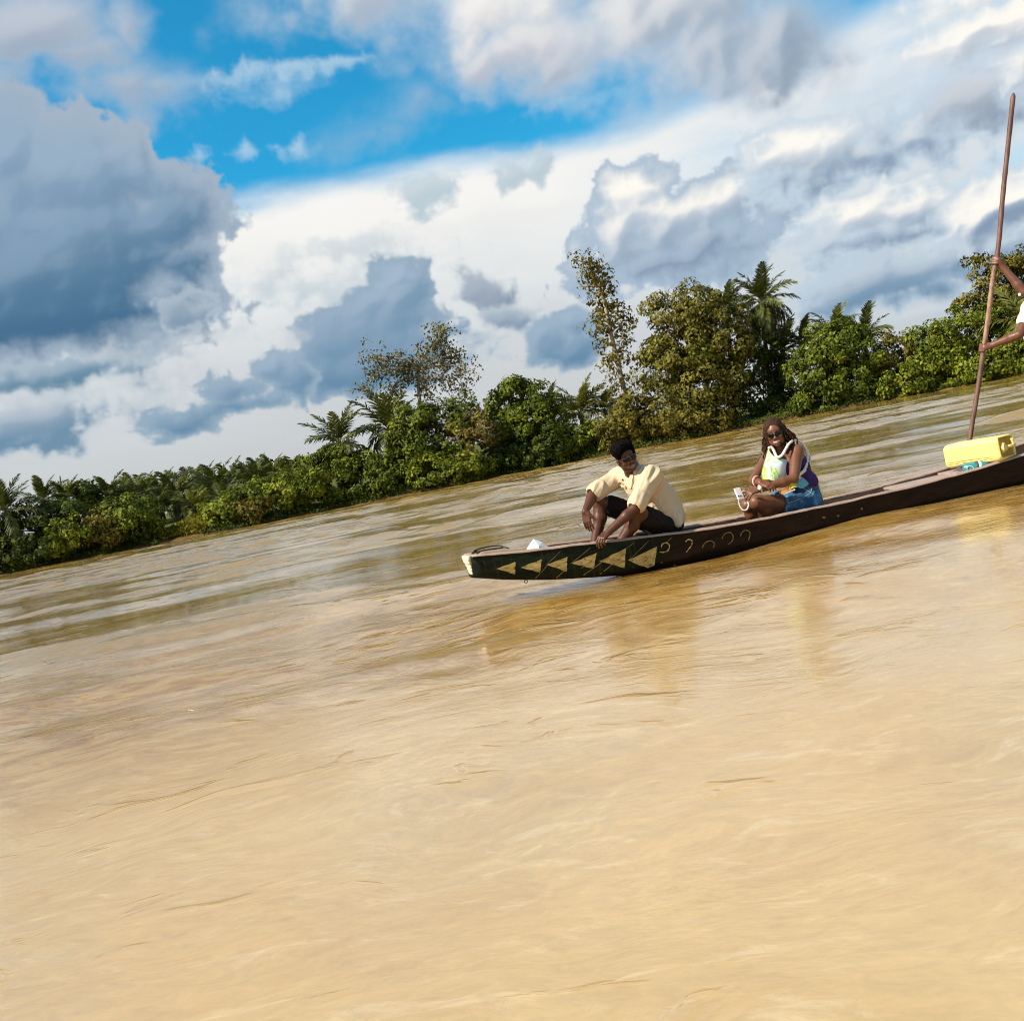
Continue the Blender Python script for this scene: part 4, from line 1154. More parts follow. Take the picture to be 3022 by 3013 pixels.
# painted triangles, lines and worn figures on the near side
def z1(x, y): return 1350 + x / 2.415, 1150 + y / 2.415
def z2(x, y): return 1880 + x / 4.83, 1520 + y / 4.83
def paint_poly(name, pts, mat, n=4, off=0.004, jit=0.0):
    """a patch of paint following the planking, triangle or quad given in sight-line coordinates"""
    rr = random.Random(int(pts[0][0] * 7))
    out = []
    m = len(pts)
    for i in range(m):
        a, b2 = pts[i], pts[(i + 1) % m]
        for k in range(n):
            u = k / n
            x = a[0] + (b2[0] - a[0]) * u; y = a[1] + (b2[1] - a[1]) * u
            if k and jit: x += rr.uniform(-jit, jit); y += rr.uniform(-jit, jit)
            out.append((x, y))
    cx = sum(p[0] for p in out) / len(out); cy = sum(p[1] for p in out) / len(out)
    V = [hull_px(cx, cy, off)] + [hull_px((p[0] + cx) / 2, (p[1] + cy) / 2, off) for p in out] + [hull_px(*p, off) for p in out]
    k = len(out); F = []
    for i in range(k):
        j = (i + 1) % k
        F.append((0, 1 + i, 1 + j)); F.append((1 + i, 1 + k + i, 1 + k + j, 1 + j))
    return place(name, make_mesh(name, V, F, mat, True), canoe)
for tri in ([(278, 1275), (412, 1228), (410, 1315)], [(450, 1268), (600, 1208), (588, 1300)], [(632, 1247), (785, 1190), (778, 1297)],
            [(815, 1238), (992, 1162), (970, 1275)], [(1010, 1222), (1202, 1128), (1190, 1270)], [(1215, 1215), (1422, 1118), (1405, 1250), (1355, 1272)]):
    paint_poly('painted_triangle', [z1(*p) for p in tri], m_paint, 6, 0.004, 1.1)
def stroke(name, pts, wpx, mat, n=14, off=0.005, taper=True):
    sp = spline([Vector((x, y, 0)) for x, y in pts], n)
    V = []; F = []
    for i, p in enumerate(sp):
        t = (sp[min(i + 1, n - 1)] - sp[max(i - 1, 0)]).normalized()
        w = wpx * (0.75 + 0.25 * math.sin(i * 1.9 + pts[0][0]))
        if taper and i in (0, n - 1): w *= 0.5
        V += [hull_px(p.x - t.y * w / 2, p.y + t.x * w / 2, off), hull_px(p.x + t.y * w / 2, p.y - t.x * w / 2, off)]
    for i in range(n - 1): F.append((2 * i, 2 * i + 1, 2 * i + 3, 2 * i + 2))
    return place(name, make_mesh(name, V, F, mat, True), canoe)
for a, b2, w in (((640, 1252), (540, 1360), 1.6), ((777, 1272), (692, 1352), 2.4), ((985, 1185), (880, 1275), 1.8), ((1092, 1182), (865, 1345), 2.6),
                 ((1190, 1172), (985, 1340), 1.8), ((945, 1128), (800, 1245), 1.3), ((735, 1150), (640, 1240), 1.2), ((1262, 1088), (1135, 1180), 1.3),
                 ((1365, 1075), (1220, 1215), 1.3), ((1530, 1050), (1480, 1095), 1.5)):
    stroke('painted_line', [z1(*a), z1((a[0] + b2[0]) / 2 + 2, (a[1] + b2[1]) / 2 + 1), z1(*b2)], w, m_paint_line, 6, 0.006)
for g in ([(345, 465), (360, 415), (405, 395), (450, 412), (463, 455), (440, 505), (390, 528), (320, 526)],
          [(692, 385), (720, 352), (760, 350), (784, 372), (780, 420), (752, 465), (700, 532)],
          [(925, 475), (965, 402), (1030, 367), (1080, 378), (1102, 412), (1085, 470)],
          [(1210, 340), (1235, 285), (1290, 248), (1345, 258), (1370, 310), (1355, 370), (1295, 420)],
          [(1470, 310), (1490, 255), (1540, 217), (1598, 234), (1610, 290), (1582, 365)]):
    stroke('painted_figure', [z2(*p) for p in g], 4.0, m_paint if g[0][0] < 900 else m_faint, 18)
for (x, y, r) in ((2431, 1527, 5), (2473, 1523, 5), (2543, 1502, 4), (1990, 1668, 4), (1920, 1668, 6), (1952, 1660, 3)):
    paint_poly('paint_fleck', [(x - r, y + 1), (x - 1, y - r * .8), (x + r, y - 2), (x + 2, y + r * .8)], m_faint, 2, 0.004, 1.2)

# ------------------------------------------------------------------ cargo
m_can = simple_mat('yellow_plastic', (.80, .63, .20), 0.38, 0.45, 0.06, 6.0)
_b = [n for n in m_can.node_tree.nodes if n.type == 'BSDF_PRINCIPLED'][0]
_b.inputs['Subsurface Weight'].default_value = 0.35; _b.inputs['Subsurface Radius'].default_value = (0.05, 0.035, 0.008); _b.inputs['Subsurface Scale'].default_value = 0.6
jc = P(2890, 1332, 9.58)
phi = rad(53)
jl = Vector((math.cos(phi), -math.sin(phi), 0.02)).normalized(); jw = Vector((math.sin(phi), math.cos(phi), 0)); ju = jl.cross(jw).normalized()
if ju.z < 0: ju = -ju
RJ = np.array([list(jl), list(jw), list(ju)]).T
def J(l, w, u): return jc + jl * l + jw * w + ju * u
can = empty('jerrycan', jc - ju * 0.13, 'yellow plastic jerrycan lying on its side across the canoe', 'jerrycan')
f = Field(np.array(jc) - 0.42, np.array(jc) + 0.42, 0.006)
f.box(J(0, 0, 0), (0.28, 0.160, 0.112), RJ, 0.05)
for k in range(4): f.box(J(-0.03, -0.160, -0.062 - 0.017 * k), (0.22, 0.012, 0.0042), RJ, 0.003, op='sub')
f.box(J(0.275, 0.0, 0.008), (0.12, 0.133, 0.090), RJ, 0.03, k=0.008, op='sub')
f.box(J(-0.275, 0.0, 0.0), (0.02, 0.10, 0.05), RJ, 0.012, k=0.02, op='sub')
V, F = f.mesh(); place('body', make_mesh('body', V, F, m_can, True), can)
mb = MB()
mb.tube([J(0.168, -0.072, 0.005), J(0.293, -0.072, 0.005)], [0.044, 0.040], 14, cap=False)
mb.tube([J(0.293, -0.072, 0.005), J(0.293, -0.072, 0.005), J(0.218, -0.072, 0.005)], [0.040, 0.029, 0.029], 14, cap=False)
mb.tube([J(0.263, -0.072, 0.005), J(0.273, -0.072, 0.005)], [0.047, 0.047], 14)
mb.build('spout', m_can, can)
mb = MB(); mb.tube([J(0.217, -0.072, 0.005), J(0.222, -0.072, 0.005)], 0.028, 12)
mb.build('spout_shade_disc', simple_mat('opening_shade', (.06, .03, .006), .8, .1, .1), can)  # dark disc, colour stands for the shade inside the spout
mb = MB()
mb.tube(spline([J(0.198, -0.03, 0.004), J(0.273, -0.01, 0.004), J(0.283, 0.05, 0.004), J(0.273, 0.128, 0.004)], 12), [0.015] * 12, 8)
mb.tube(spline([J(0.273, 0.09, -0.07), J(0.280, 0.095, 0.0), J(0.273, 0.09, 0.07)], 8), [0.012] * 8, 7)
mb.build('handle', m_can, can)

m_teal = simple_mat('teal_plastic', (.04, .20, .20), 0.3, 0.5, 0.3, 14.0)
m_lbl = simple_mat('pale_print', (.45, .62, .62), 0.5, 0.4, 0.2, 20.0)
m_dkl = simple_mat('dark_print', (.02, .07, .06), 0.5, 0.4, 0.2, 20.0)
m_red = simple_mat('red_plastic', (.40, .03, .05), 0.4, 0.4, 0.1)
bc = P(2886, 1379, 9.43); bl = (P(2925, 1374, 9.40) - bc).normalized()
bw = bl.orthogonal().normalized()
bottle = empty('bottle', bc - Vector((0, 0, 0.06)), 'teal plastic bottle with red cap lying under the yellow jerrycan', 'bottle')
def lathe(prof, name, mat, parent, o=None, d=None, seg=18):
    mb = MB(); mb.tube([o + d * x for x, r in prof], [r for x, r in prof], seg); return mb.build(name, mat, parent)
lathe([(-0.13, 0.036), (-0.12, 0.050), (-0.05, 0.056), (0.03, 0.056), (0.075, 0.046), (0.10, 0.026), (0.115, 0.018)], 'body', m_teal, bottle, bc, bl)
lathe([(0.004, 0.0568), (0.018, 0.0572), (0.030, 0.0568)], 'label_band', m_lbl, bottle, bc, bl)
lathe([(-0.026, 0.0568), (-0.010, 0.0572), (0.003, 0.0566)], 'dark_band', m_dkl, bottle, bc, bl)
lathe([(0.113, 0.020), (0.116, 0.022), (0.142, 0.022), (0.145, 0.020)], 'cap', m_red, bottle, bc, bl)
mb = MB(); vv = (Vector((0, 0, CAM_H)) - bc).normalized(); vv = (vv - bl * vv.dot(bl)).normalized(); ww = bl.cross(vv).normalized()
if ww.z < 0: ww = -ww
mb.tube([bc + bl * (-0.075 + 0.028 * math.cos(a)) + (vv * math.cos(-0.1 + 0.45 * math.sin(a)) + ww * math.sin(-0.1 + 0.45 * math.sin(a))) * 0.0575 for a in np.linspace(0, 2 * math.pi, 21)[:-1]], 0.0035, 5, True)
mb.build('oval_mark', m_lbl, bottle)
tin = empty('tin', P(2846, 1392, 9.55), 'small dark dented tin beside the teal bottle under the jerrycan', 'tin')
m_tin = simple_mat('dark_tin', (.10, .075, .065), 0.35, 0.6, 0.6, 30.0, 0.4, 60.0)
f = Field(np.array(P(2846, 1380, 9.55)) - 0.12, np.array(P(2846, 1380, 9.55)) + 0.12, 0.005)
f.box(P(2846, 1380, 9.55), (0.045, 0.05, 0.032), Rb, 0.012); f.ell(P(2840, 1374, 9.5), (0.03, 0.03, 0.012), k=0.01); f.ell(P(2853, 1379, 9.49), (0.016, 0.02, 0.02), k=0.01, op='sub')
V, F = f.mesh(); place('body', make_mesh('body', V, F, m_tin, True), tin)
mb = MB(); mb.box(P(2846, 1389.5, 9.53), (0.10, 0.11, 0.006), Matrix(Rb.tolist())); mb.build('rim', m_board, tin, False)
# white sheet sticking up in the bow
m_white = simple_mat('white_sheet', (.80, .78, .76), 0.6, 0.3, 0.03, 10.0)
sheet = empty('white_bag', boat_pt(-0.75, 0.0, 0.27), 'white plastic bag standing up in a point inside the bow', 'bag')
a0 = P(1547, 1634, 8.52); b0 = P(1632, 1624, 8.56); c0 = P(1574, 1591, 8.56); d0 = P(1600, 1601, 8.57); e0 = P(1560, 1610, 8.50); g0 = P(1590, 1612, 8.46)
bk = Vector((0.01, 0.09, 0.0)); dn = Vector((0, 0, -0.07))
V = [a0 + dn, a0, e0, c0, d0, b0, b0 + dn, g0, g0 + dn * 1.4, a0 + bk + dn, c0 + bk * 0.25, b0 + bk + dn, d0 + bk * .4]
F = [(0, 1, 2, 7, 8), (2, 3, 7), (7, 3, 4), (7, 4, 5), (8, 7, 5, 6), (1, 9, 10, 3, 2), (0, 9, 1), (10, 12, 4, 3), (12, 11, 5, 4), (11, 6, 5), (9, 11, 12, 10)]
sm = place('sheet', make_mesh('sheet', V, F, m_white, False), sheet)

# ------------------------------------------------------------------ people
def skin_mat(name, rough=0.42):
    m, T = material(name)
    b = T.new('ShaderNodeBsdfPrincipled')
    col = T.new('ShaderNodeAttribute', attribute_name='col').outputs[0]
    tc = T.new('ShaderNodeTexCoord').outputs['Object']
    n = T.noise(tc, 14.0, 5.0, 0.6)
    T.put(b.inputs['Base Color'], T.vmath('SCALE', col, s=T.math('MULTIPLY_ADD', n, 0.7, 0.65)))
    T.put(b.inputs['Roughness'], T.step(T.noise(tc, 60.0, 3.0), 0.3, 0.7, rough - 0.06, rough + 0.1))
    b.inputs['Specular IOR Level'].default_value = 0.38
    b.inputs['Subsurface Weight'].default_value = 0.08
    b.inputs['Subsurface Radius'].default_value = (0.012, 0.004, 0.002)
    bp = T.new('ShaderNodeBump'); bp.inputs['Strength'].default_value = 0.15; bp.inputs['Distance'].default_value = 0.003
    T.put(bp.inputs['Height'], T.noise(tc, 90.0, 4.0, 0.6)); T.put(b.inputs['Normal'], bp.outputs[0])
    T.l.new(b.outputs[0], T.new('ShaderNodeOutputMaterial').inputs[0])
    return m
def cloth_mat(name, color, rough=0.9, var=0.12, fold=0.35, scale=18.0, attr=None):
    return simple_mat(name, color, rough, 0.15, var, 7.0, fold, scale, attr)
m_skin = skin_mat('skin')

class Head:
    def __init__(self, c, f, u, s=1.0):
        self.c = Vector(c); self.f = Vector(f).normalized()
        self.l = Vector(u).cross(self.f).normalized(); self.u = self.f.cross(self.l).normalized(); self.s = s
        self.R = np.array([list(self.l), list(self.f), list(self.u)]).T
    def __call__(self, x, y, z): return self.c + (self.l * x + self.f * y + self.u * z) * self.s
    def build(self, F, smile=False):
        s = self.s
        def e(c, r, k=0.012, op='add'): F.ell(self(*c), np.array(r) * s, self.R, k * s, op)
        e((0, -0.018, 0.040), (.074, .096, .082)); e((0, .012, -.035), (.060, .075, .078), .03)
        e((0, .045, -.075), (.043, .042, .040), .03); e((0, .072, -.105), (.020, .017, .016), .02)
        e((0, .066, .030), (.052, .020, .026), .02)
        for q in (-1, 1):
            e((q * .040, .068, -.030), (.024, .020, .020), .02)
            e((q * .033, .092, -.002), (.018, .012, .012), .012, 'sub')
            e((q * .076, -.012, -.018), (.010, .021, .033), .008); e((q * .086, -.006, -.016), (.007, .010, .018), .006, 'sub')
            e((q * .048, .01, -.072), (.018, .04, .03), .03)
            e((q * .014, .097, -.040), (.011, .011, .009), .008)
        F.cap(self(0, .084, .006), self(0, .112, -.034), .009 * s, .014 * s, .012)
        if smile:
            F.cap(self(-.026, .080, -.062), self(.026, .080, -.062), .008 * s, k=.012); F.cap(self(-.022, .082, -.086), self(.022, .082, -.086), .009 * s, k=.012)
            e((0, .096, -.072), (.028, .012, .0095), .005, 'sub')
        else:
            F.cap(self(-.020, .090, -.065), self(.020, .090, -.065), .0095 * s, k=.007); F.cap(self(-.018, .090, -.084), self(.018, .090, -.084), .0105 * s, k=.007)
            e((0, .104, -.0745), (.024, .010, .0045), .002, 'sub')
    def local(self, V):
        return ((np.asarray(V) - np.array(self.c)) @ self.R) / self.s

def hand(F, wrist, d, back, thumb, curls, spread=0.0, sc=1.0, thumb_dir=None, thumb_curl=0.5):
    """palm, four bent fingers of unequal length and a thumb from the side of the palm"""
    w = Vector(wrist); d = Vector(d).normalized(); back = Vector(back); back = (back - d * back.dot(d)).normalized()
    side = d.cross(back).normalized() * thumb
    for i in range(4):
        o = side * (0.027 - 0.018 * i) * sc
        F.cap(w + d * 0.012 * sc + o * 0.7, w + d * 0.082 * sc + o, 0.0135 * sc, 0.0115 * sc, k=0.012)
    tips = []
    Ls = (.074, .082, .076, .060)
    for i in range(4):
        cu = curls[i] if hasattr(curls[0], '__len__') else curls
        p = w + d * (0.086 - 0.004 * abs(i - 1.2)) * sc + side * (0.028 - 0.0187 * i) * sc
        dd = (d + side * spread * (1.5 - i) * 0.12).normalized(); ang = 0.0
        for j, (fr, rr) in enumerate(((.44, .0092), (.31, .0083), (.25, .0074))):
            ang += cu[j]
            v = dd * math.cos(ang) - back * math.sin(ang)
            q = p + v * Ls[i] * fr * sc
            F.cap(p, q, rr * sc, (rr - .0006) * sc, k=0.004)
            p = q
        tips.append((p, v))
    tb = w + d * 0.022 * sc + side * 0.028 * sc
    td = Vector(thumb_dir).normalized() if thumb_dir is not None else (d * 0.75 + side * 0.6 - back * 0.3).normalized()
    t1 = tb + td * 0.042 * sc
    td2 = (td * math.cos(thumb_curl) + (d * 0.6 - back * 0.8).normalized() * math.sin(thumb_curl)).normalized()
    t2 = t1 + td2 * 0.032 * sc
    F.cap(tb, t1, .0145 * sc, .0105 * sc, k=.014); F.cap(t1, t2, .0102 * sc, .0085 * sc, k=.005)
    tips.append((t2, td2))
    return tips

def skin_cols(V, base, marks):
    """flat skin colour with patches (centre, radii-function colour)"""
    c = np.tile(np.array(base, np.float32), (len(V), 1))
    for fn, col in marks:
        m = fn(V)[:, None]
        c = c * (1 - m) + np.array(col, np.float32) * m
    return c
def ball(c, r, soft=0.35):
    c = np.array(c)
    return lambda V: np.clip((r - np.linalg.norm(V - c, axis=1)) / (r * soft) + 0.5, 0, 1)
def lens_mark(H, c, r):
    c = np.array(c); r = np.array(r)
    return lambda V: np.clip((1.0 - np.linalg.norm((H.local(V) - c) / r, axis=1)) / 0.3 + 0.5, 0, 1)

def folds(V, F, amp, freq, stretch=(1, 1, 1), seed=0.0):
    """cloth creases: pushes the surface along its normals"""
    V = np.array(V); F = np.asarray(F)
    n = np.zeros_like(V)
    fn = np.cross(V[F[:, 2]] - V[F[:, 0]], V[F[:, 3]] - V[F[:, 1]])
    for j in range(4): np.add.at(n, F[:, j], fn)
    n = unit(n)
    st = Vector(stretch) * freq
    h = np.array([mnoise.noise(Vector((v[0] * st.x + seed, v[1] * st.y, v[2] * st.z))) + 0.5 * mnoise.noise(Vector((v[0] * st.x * 2.1, v[1] * st.y * 2.1 + seed, v[2] * st.z * 2.1))) for v in V])
    h = 1.0 - np.abs(h) * 2.0
    return V + n * (h * amp)[:, None]

def creases(V, F, amp, along, lo, hi, seed=0.0):
    """long ridged creases running along a direction"""
    a = np.array(Vector(along).normalized()); o = unit(np.cross(a, np.array([0.3, 1.0, 0.2]))); o2 = np.cross(a, o)
    V = np.array(V); F = np.asarray(F); n = np.zeros_like(V)
    fn = np.cross(V[F[:, 2]] - V[F[:, 0]], V[F[:, 3]] - V[F[:, 1]])
    for j in range(4): np.add.at(n, F[:, j], fn)
    n = unit(n)
    X = np.stack([V @ a * lo + seed, V @ o * hi, V @ o2 * hi], 1)
    h = np.array([mnoise.noise(Vector(x)) for x in X]); m = np.array([mnoise.noise(Vector(x * .35 + 9.0)) for x in X])
    h = (1 - np.abs(h) * 2.6) * np.clip(.55 + 1.2 * m, .1, 1.2)
    return V + n * (h * amp)[:, None]

def sunglasses(H, parent, w=0.030, h=0.021, z=-0.002, wrap=0.35, y=0.108, frame_mat=None, gap=0.034):
    lens_m = m_lens
    g = MB()
    pts = []
    # brow bar, bridge and temples
    def sp(x, zz, out=0.0): return H(x, y - abs(x) ** 2 * 6.5 * wrap * 2 + out, zz)
    g.tube([sp(x, z + h * 0.75) for x in np.linspace(-gap - w * .9, gap + w * .9, 11)], 0.0032 * H.s, 6)
    for q in (-1, 1):
        g.tube(spline([sp(q * (gap + w * .9), z + h * .6), H(q * .080, .03, z + h * .5), H(q * .082, -.02, z + h * .3), H(q * .079, -.045, z - .01)], 8), 0.0030 * H.s, 5)
    fr = g.build('sunglasses', frame_mat or m_frame, parent)
    for q in (-1, 1):
        V = []; Fc = []; N = 20
        ce = sp(q * gap, z)
        V.append(tuple(H(q * gap, (H.local([ce])[0][1]) + .004, z)))
        for k, rr in enumerate((0.6, 1.0)):
            for i in range(N):
                a = 2 * math.pi * i / N
                ca, sa = math.cos(a), math.sin(a)
                ca = math.copysign(abs(ca) ** .8, ca); sa = math.copysign(abs(sa) ** .8, sa)
                V.append(tuple(sp(q * gap + w * rr * ca, z + h * rr * sa - (0.004 if sa < 0 and ca * q < 0 else 0), .003 * (1 - rr))))
        for i in range(N):
            j = (i + 1) % N
            Fc.append((0, 1 + i, 1 + j)); Fc.append((1 + i, 1 + N + i, 1 + N + j, 1 + j))
        b0 = len(V)
        for i in range(N): V.append(tuple(Vector(V[1 + N + i]) - H.f * .003))
        for i in range(N): Fc.append((1 + N + i, b0 + i, b0 + (i + 1) % N, 1 + N + (i + 1) % N))
        place('lens', make_mesh('lens', V, Fc, lens_m, True), fr)
    return fr
m_lens = simple_mat('dark_lens', (.004, .003, .003), 0.10, 0.25, 0.05)
m_frame = simple_mat('black_frame', (.010, .009, .009), 0.3, 0.5, 0.05)

def person(name, label, loc):
    return empty(name, loc, label, 'person')
A = lambda *v: np.array(v, float)

# ---- the seated man -------------------------------------------------------------
MAN = person('person', 'man in cream shirt and dark shorts sitting in the bow, gripping the canoe edge', A(1.22, 8.78, 0.2))
hipL, hipR = P(1972, 1560, 8.72), P(1946, 1548, 8.90)
knL, knR = P(1880, 1512, 8.47), P(1768, 1480, 8.82)
shL, shR = P(1922, 1405, 8.56), P(1824, 1407, 8.84)
elL, wrL = P(1873, 1500, 8.40), P(1792, 1574, 8.35)
elR, wrR = P(1752, 1456, 8.70), P(1727, 1510, 8.52)
ankL, ankR = P(1820, 1618, 8.52), P(1752, 1624, 8.76)
nkb = (shL + shR) / 2 + Vector((-0.01, -0.01, 0.02))
H1 = Head(P(1847, 1350, 8.60), (.17, -.98, -.05), (-.25, -.06, .97), 1.0)
f = Field((0.42, 8.05, -0.02), (1.60, 9.20, 1.16), 0.0055)
f.ell((1.235, 8.78, .50), (.16, .14, .17), k=.05); f.ell((1.15, 8.72, .70), (.145, .15, .15), k=.06); f.ell((1.25, 8.80, .33), (.15, .16, .12), k=.05)
f.cap(shL, shR, .062, k=.05)
f.cap(nkb - Vector((0, 0, .05)), H1(0, -.02, -.06), .062, .055, k=.03)
for h_, k_, a_ in ((hipL, knL, ankL), (hipR, knR, ankR)):
    f.cap(h_, k_, .088, .064, k=.03); f.cap(k_, k_, .062, k=.02)
    cm = k_.lerp(a_, .35) + Vector((.025, .0, 0)); f.cap(k_, cm, .056, .058, k=.02); f.cap(cm, a_, .057, .038, k=.02)
    f.cap(a_, a_ + Vector((-.13, -.03, -.045)), .038, .03, k=.02)
for s_, e_, w_ in ((shL, elL, wrL), (shR, elR, wrR)):
    f.cap(s_, e_, .054, .042, k=.02); m_ = e_.lerp(w_, .3); f.cap(e_, m_, .042, .044, k=.015); f.cap(m_, w_, .043, .029, k=.015)
dL = (P(1764, 1597, 8.25) - wrL); dR = P(1734, 1546, 8.50) - wrR
tipsL = hand(f, wrL, dL, (-.25, -.62, .75), 1, [(.75, .55, .35), (.80, .55, .35), (.85, .6, .35), (.95, .6, .4)], .5, 1.06, thumb_dir=(dL.normalized() * .5 + Vector((.35, .35, -.35))))
tipsR = hand(f, wrR, dR, (-.55, -.75, .25), -1, [(.25, .15, .1), (.2, .2, .1), (.25, .2, .15), (.35, .25, .2)], .6, 1.06, thumb_dir=(dR.normalized() * .75 + Vector((.55, -.1, .0))), thumb_curl=.2)
H1.build(f)
V, F = f.mesh()
SK1 = (.085, .028, .012)
marks = [(lens_mark(H1, (0, .094, -.066), (.023, .016, .008)), (.12, .055, .045)), (lens_mark(H1, (0, .094, -.084), (.021, .018, .0085)), (.17, .085, .07)),
         (lens_mark(H1, (0, .10, -.0745), (.016, .02, .0032)), (.35, .30, .27)),
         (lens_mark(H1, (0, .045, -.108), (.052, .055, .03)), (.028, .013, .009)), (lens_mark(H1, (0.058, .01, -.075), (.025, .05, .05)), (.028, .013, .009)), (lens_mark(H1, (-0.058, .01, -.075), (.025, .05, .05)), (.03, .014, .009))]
for p_, v_ in tipsL[:4] + tipsR: marks.append((ball(p_, .0085), (.26, .15, .11)))
man_body = place('body', make_mesh('body', V, F, m_skin, True, {'col': skin_cols(V, SK1, marks)}), MAN)
# hair: a short-sided flat top
f = Field(np.array(H1.c) - .22, np.array(H1.c) + .24, 0.0055)
f.ell(H1(0, -.022, .068), (.081, .100, .062), H1.R, .01); f.ell(H1(-.024, .008, .108), (.064, .080, .034), H1.R, .04); f.ell(H1(-.040, .048, .092), (.042, .040, .030), H1.R, .03); f.ell(H1(-.058, .02, .06), (.024, .05, .045), H1.R, .03)
f.ell(H1(.045, -.01, .096), (.045, .075, .036), H1.R, .03); f.ell(H1(.066, .0, .04), (.022, .05, .05), H1.R, .02)
f.ell(H1(0.004, .092, .026), (.062, .040, .036), H1.R, .012, 'sub')
f.ell(H1(0, .06, -.045), (.12, .13, .055), H1.R, .012, 'sub')
V, F = f.mesh()
V = folds(V, F, .010, 55.0)
m_hair = simple_mat('black_hair', (.005, .0035, .003), 0.8, 0.06, 0.4, 60.0, 1.0, 160.0)
place('hair', make_mesh('hair', V, F, m_hair, True), MAN)
sunglasses(H1, MAN, .030, .021, -.006, .45, .125)
# shirt
m_shirt = cloth_mat('cream_shirt', (.57, .445, .285), 0.85, .07, .5, 22.0)
f = Field((0.55, 8.15, .15), (1.66, 9.20, 1.02), 0.006)
f.ell((1.222, 8.775, .52), (.195, .172, .20), k=.06); f.ell((1.15, 8.71, .71), (.170, .172, .155), k=.06); f.ell((1.31, 8.80, .385), (.145, .175, .13), k=.06)
f.cap(shL, shR, .078, k=.06)
f.cap(P(2000, 1520, 8.66), P(2004, 1545, 8.62), .030, .024, k=.05); f.cap(P(2000, 1545, 8.86), P(1996, 1535, 8.72), .035, k=.05)
for s_, e_, q in ((shL, elL, .80), (shR, elR, .86)):
    c1 = s_.lerp(e_, q)
    f.cap(s_, c1, .080, .064, k=.03)
    dr = (e_ - s_).normalized()
    f.cap(c1 - dr * .040, c1 + dr * .016, .076, .078, k=.003)               # rolled cuff
    f.cap(c1 + dr * .075, c1 + dr * .16, .054, k=.004, op='sub')
    f.cap(c1 + dr * .032, c1 + dr * .10, .053, k=.004, op='sub')
nf = (H1.f * .4 + Vector((-.75, -.6, 0))).normalized()
f.cap(nkb + Vector((0, 0, .08)), H1(0, -.01, -.05), .068, .075, k=.01, op='sub')
f.cap(P(1858, 1396, 8.55), P(1858, 1440, 8.52), .062, .022, k=.004, op='sub')
V, F = f.mesh()
V = creases(V, F, .011, elL - shL, 3.2, 15.0, 3.1)
V = creases(V, F, .0045, elL - shL, 7.0, 34.0, 7.7)
shirt = place('shirt', make_mesh('shirt', V, F, m_shirt, True), MAN)
# collar, placket, pocket
cb = MB()
ctr = nkb + Vector((0, 0, .045)); up = (H1(0, 0, -.05) - nkb).normalized()
lf, rt = (shL - shR).normalized(), None
fw = lf.cross(up).normalized()
if fw.y > 0: fw = -fw
def cpt(a, r, z): return ctr + (lf * math.sin(a) + fw * math.cos(a)) * r + up * z
for sg in (-1, 1):
    ang = np.linspace(sg * .32, sg * math.pi, 12)
    inner = [cpt(a, .070, .030 - .012 * math.cos(a)) for a in ang]; outer = [cpt(a, .098 + .012 * math.cos(a), -.022 - .03 * max(0, math.cos(a))) for a in ang]
    V = []; Fc = []
    for i, (p, q) in enumerate(zip(inner, outer)):
        V += [p, q, q - up * .006, p - up * .006]
    for i in range(len(ang) - 1):
        for j in range(4): Fc.append((4 * i + j, 4 * i + (j + 1) % 4, 4 * i + 4 + (j + 1) % 4, 4 * i + 4 + j))
    Fc += [(0, 1, 2, 3), tuple(4 * (len(ang) - 1) + j for j in (3, 2, 1, 0))]
    place('collar', make_mesh('collar', V, Fc, m_shirt, True), shirt)

def on_surface(me_obj, px, py, off=.004):
    """nearest hit of a sight line on a part, moved off its surface"""
    d = ray(px, py).normalized(); o = Vector((0, 0, CAM_H))
    key = me_obj.name
    if key not in BVH:
        from mathutils.bvhtree import BVHTree
        BVH[key] = BVHTree.FromPolygons([v.co.copy() for v in me_obj.data.vertices], [tuple(p.vertices) for p in me_obj.data.polygons])
    h = BVH[key].ray_cast(o, d)
    return None if h[0] is None else h[0] + h[1] * off
BVH = {}
def patch(name, obj, pts, mat, parent, th=.005, n=5, off=.003):
    """a sewn-on piece following the cloth below: quad in sight-line coordinates"""
    a, b2, c, d = [Vector((x, y, 0)) for x, y in pts]
    V = []; Fc = []; ok = True
    for i in range(n + 1):
        for j in range(n + 1):
            q = a.lerp(b2, i / n).lerp(d.lerp(c, i / n), j / n)
            h = on_surface(obj, q.x, q.y, off + th)
            if h is None: ok = False; h = V[-1] if V else Vector((0, 0, 0))
            V.append(h)
    if not ok: return None
    m = n + 1
    for i in range(n):
        for j in range(n): Fc.append((i * m + j, i * m + j + 1, (i + 1) * m + j + 1, (i + 1) * m + j))
    edge = [j for j in range(m)] + [i * m + n for i in range(1, m)] + [n * m + j for j in range(n - 1, -1, -1)] + [i * m for i in range(n - 1, 0, -1)]
    b0 = len(V); V += [V[e] - (Vector((0, -1, 0)) * (th + off + .002)) for e in edge]
    for i in range(len(edge)):
        k = (i + 1) % len(edge); Fc.append((edge[i], edge[k], b0 + k, b0 + i))
    return place(name, make_mesh(name, V, Fc, mat, False), parent)
def zm(x, y): return 1650 + x / 4.28, 1250 + y / 4.28
patch('pocket', shirt, [zm(752, 770), zm(835, 800), zm(885, 890), zm(790, 900)], m_shirt, shirt, .004)
patch('pocket_flap', shirt, [zm(748, 745), zm(842, 780), zm(852, 815), zm(752, 785)], m_shirt, shirt, .008, 4)
patch('placket', shirt, [zm(900, 640), zm(935, 650), zm(915, 820), zm(893, 825)], m_shirt, shirt, .005)
mb = MB(); hh_ = on_surface(shirt, *zm(806, 710), .004)
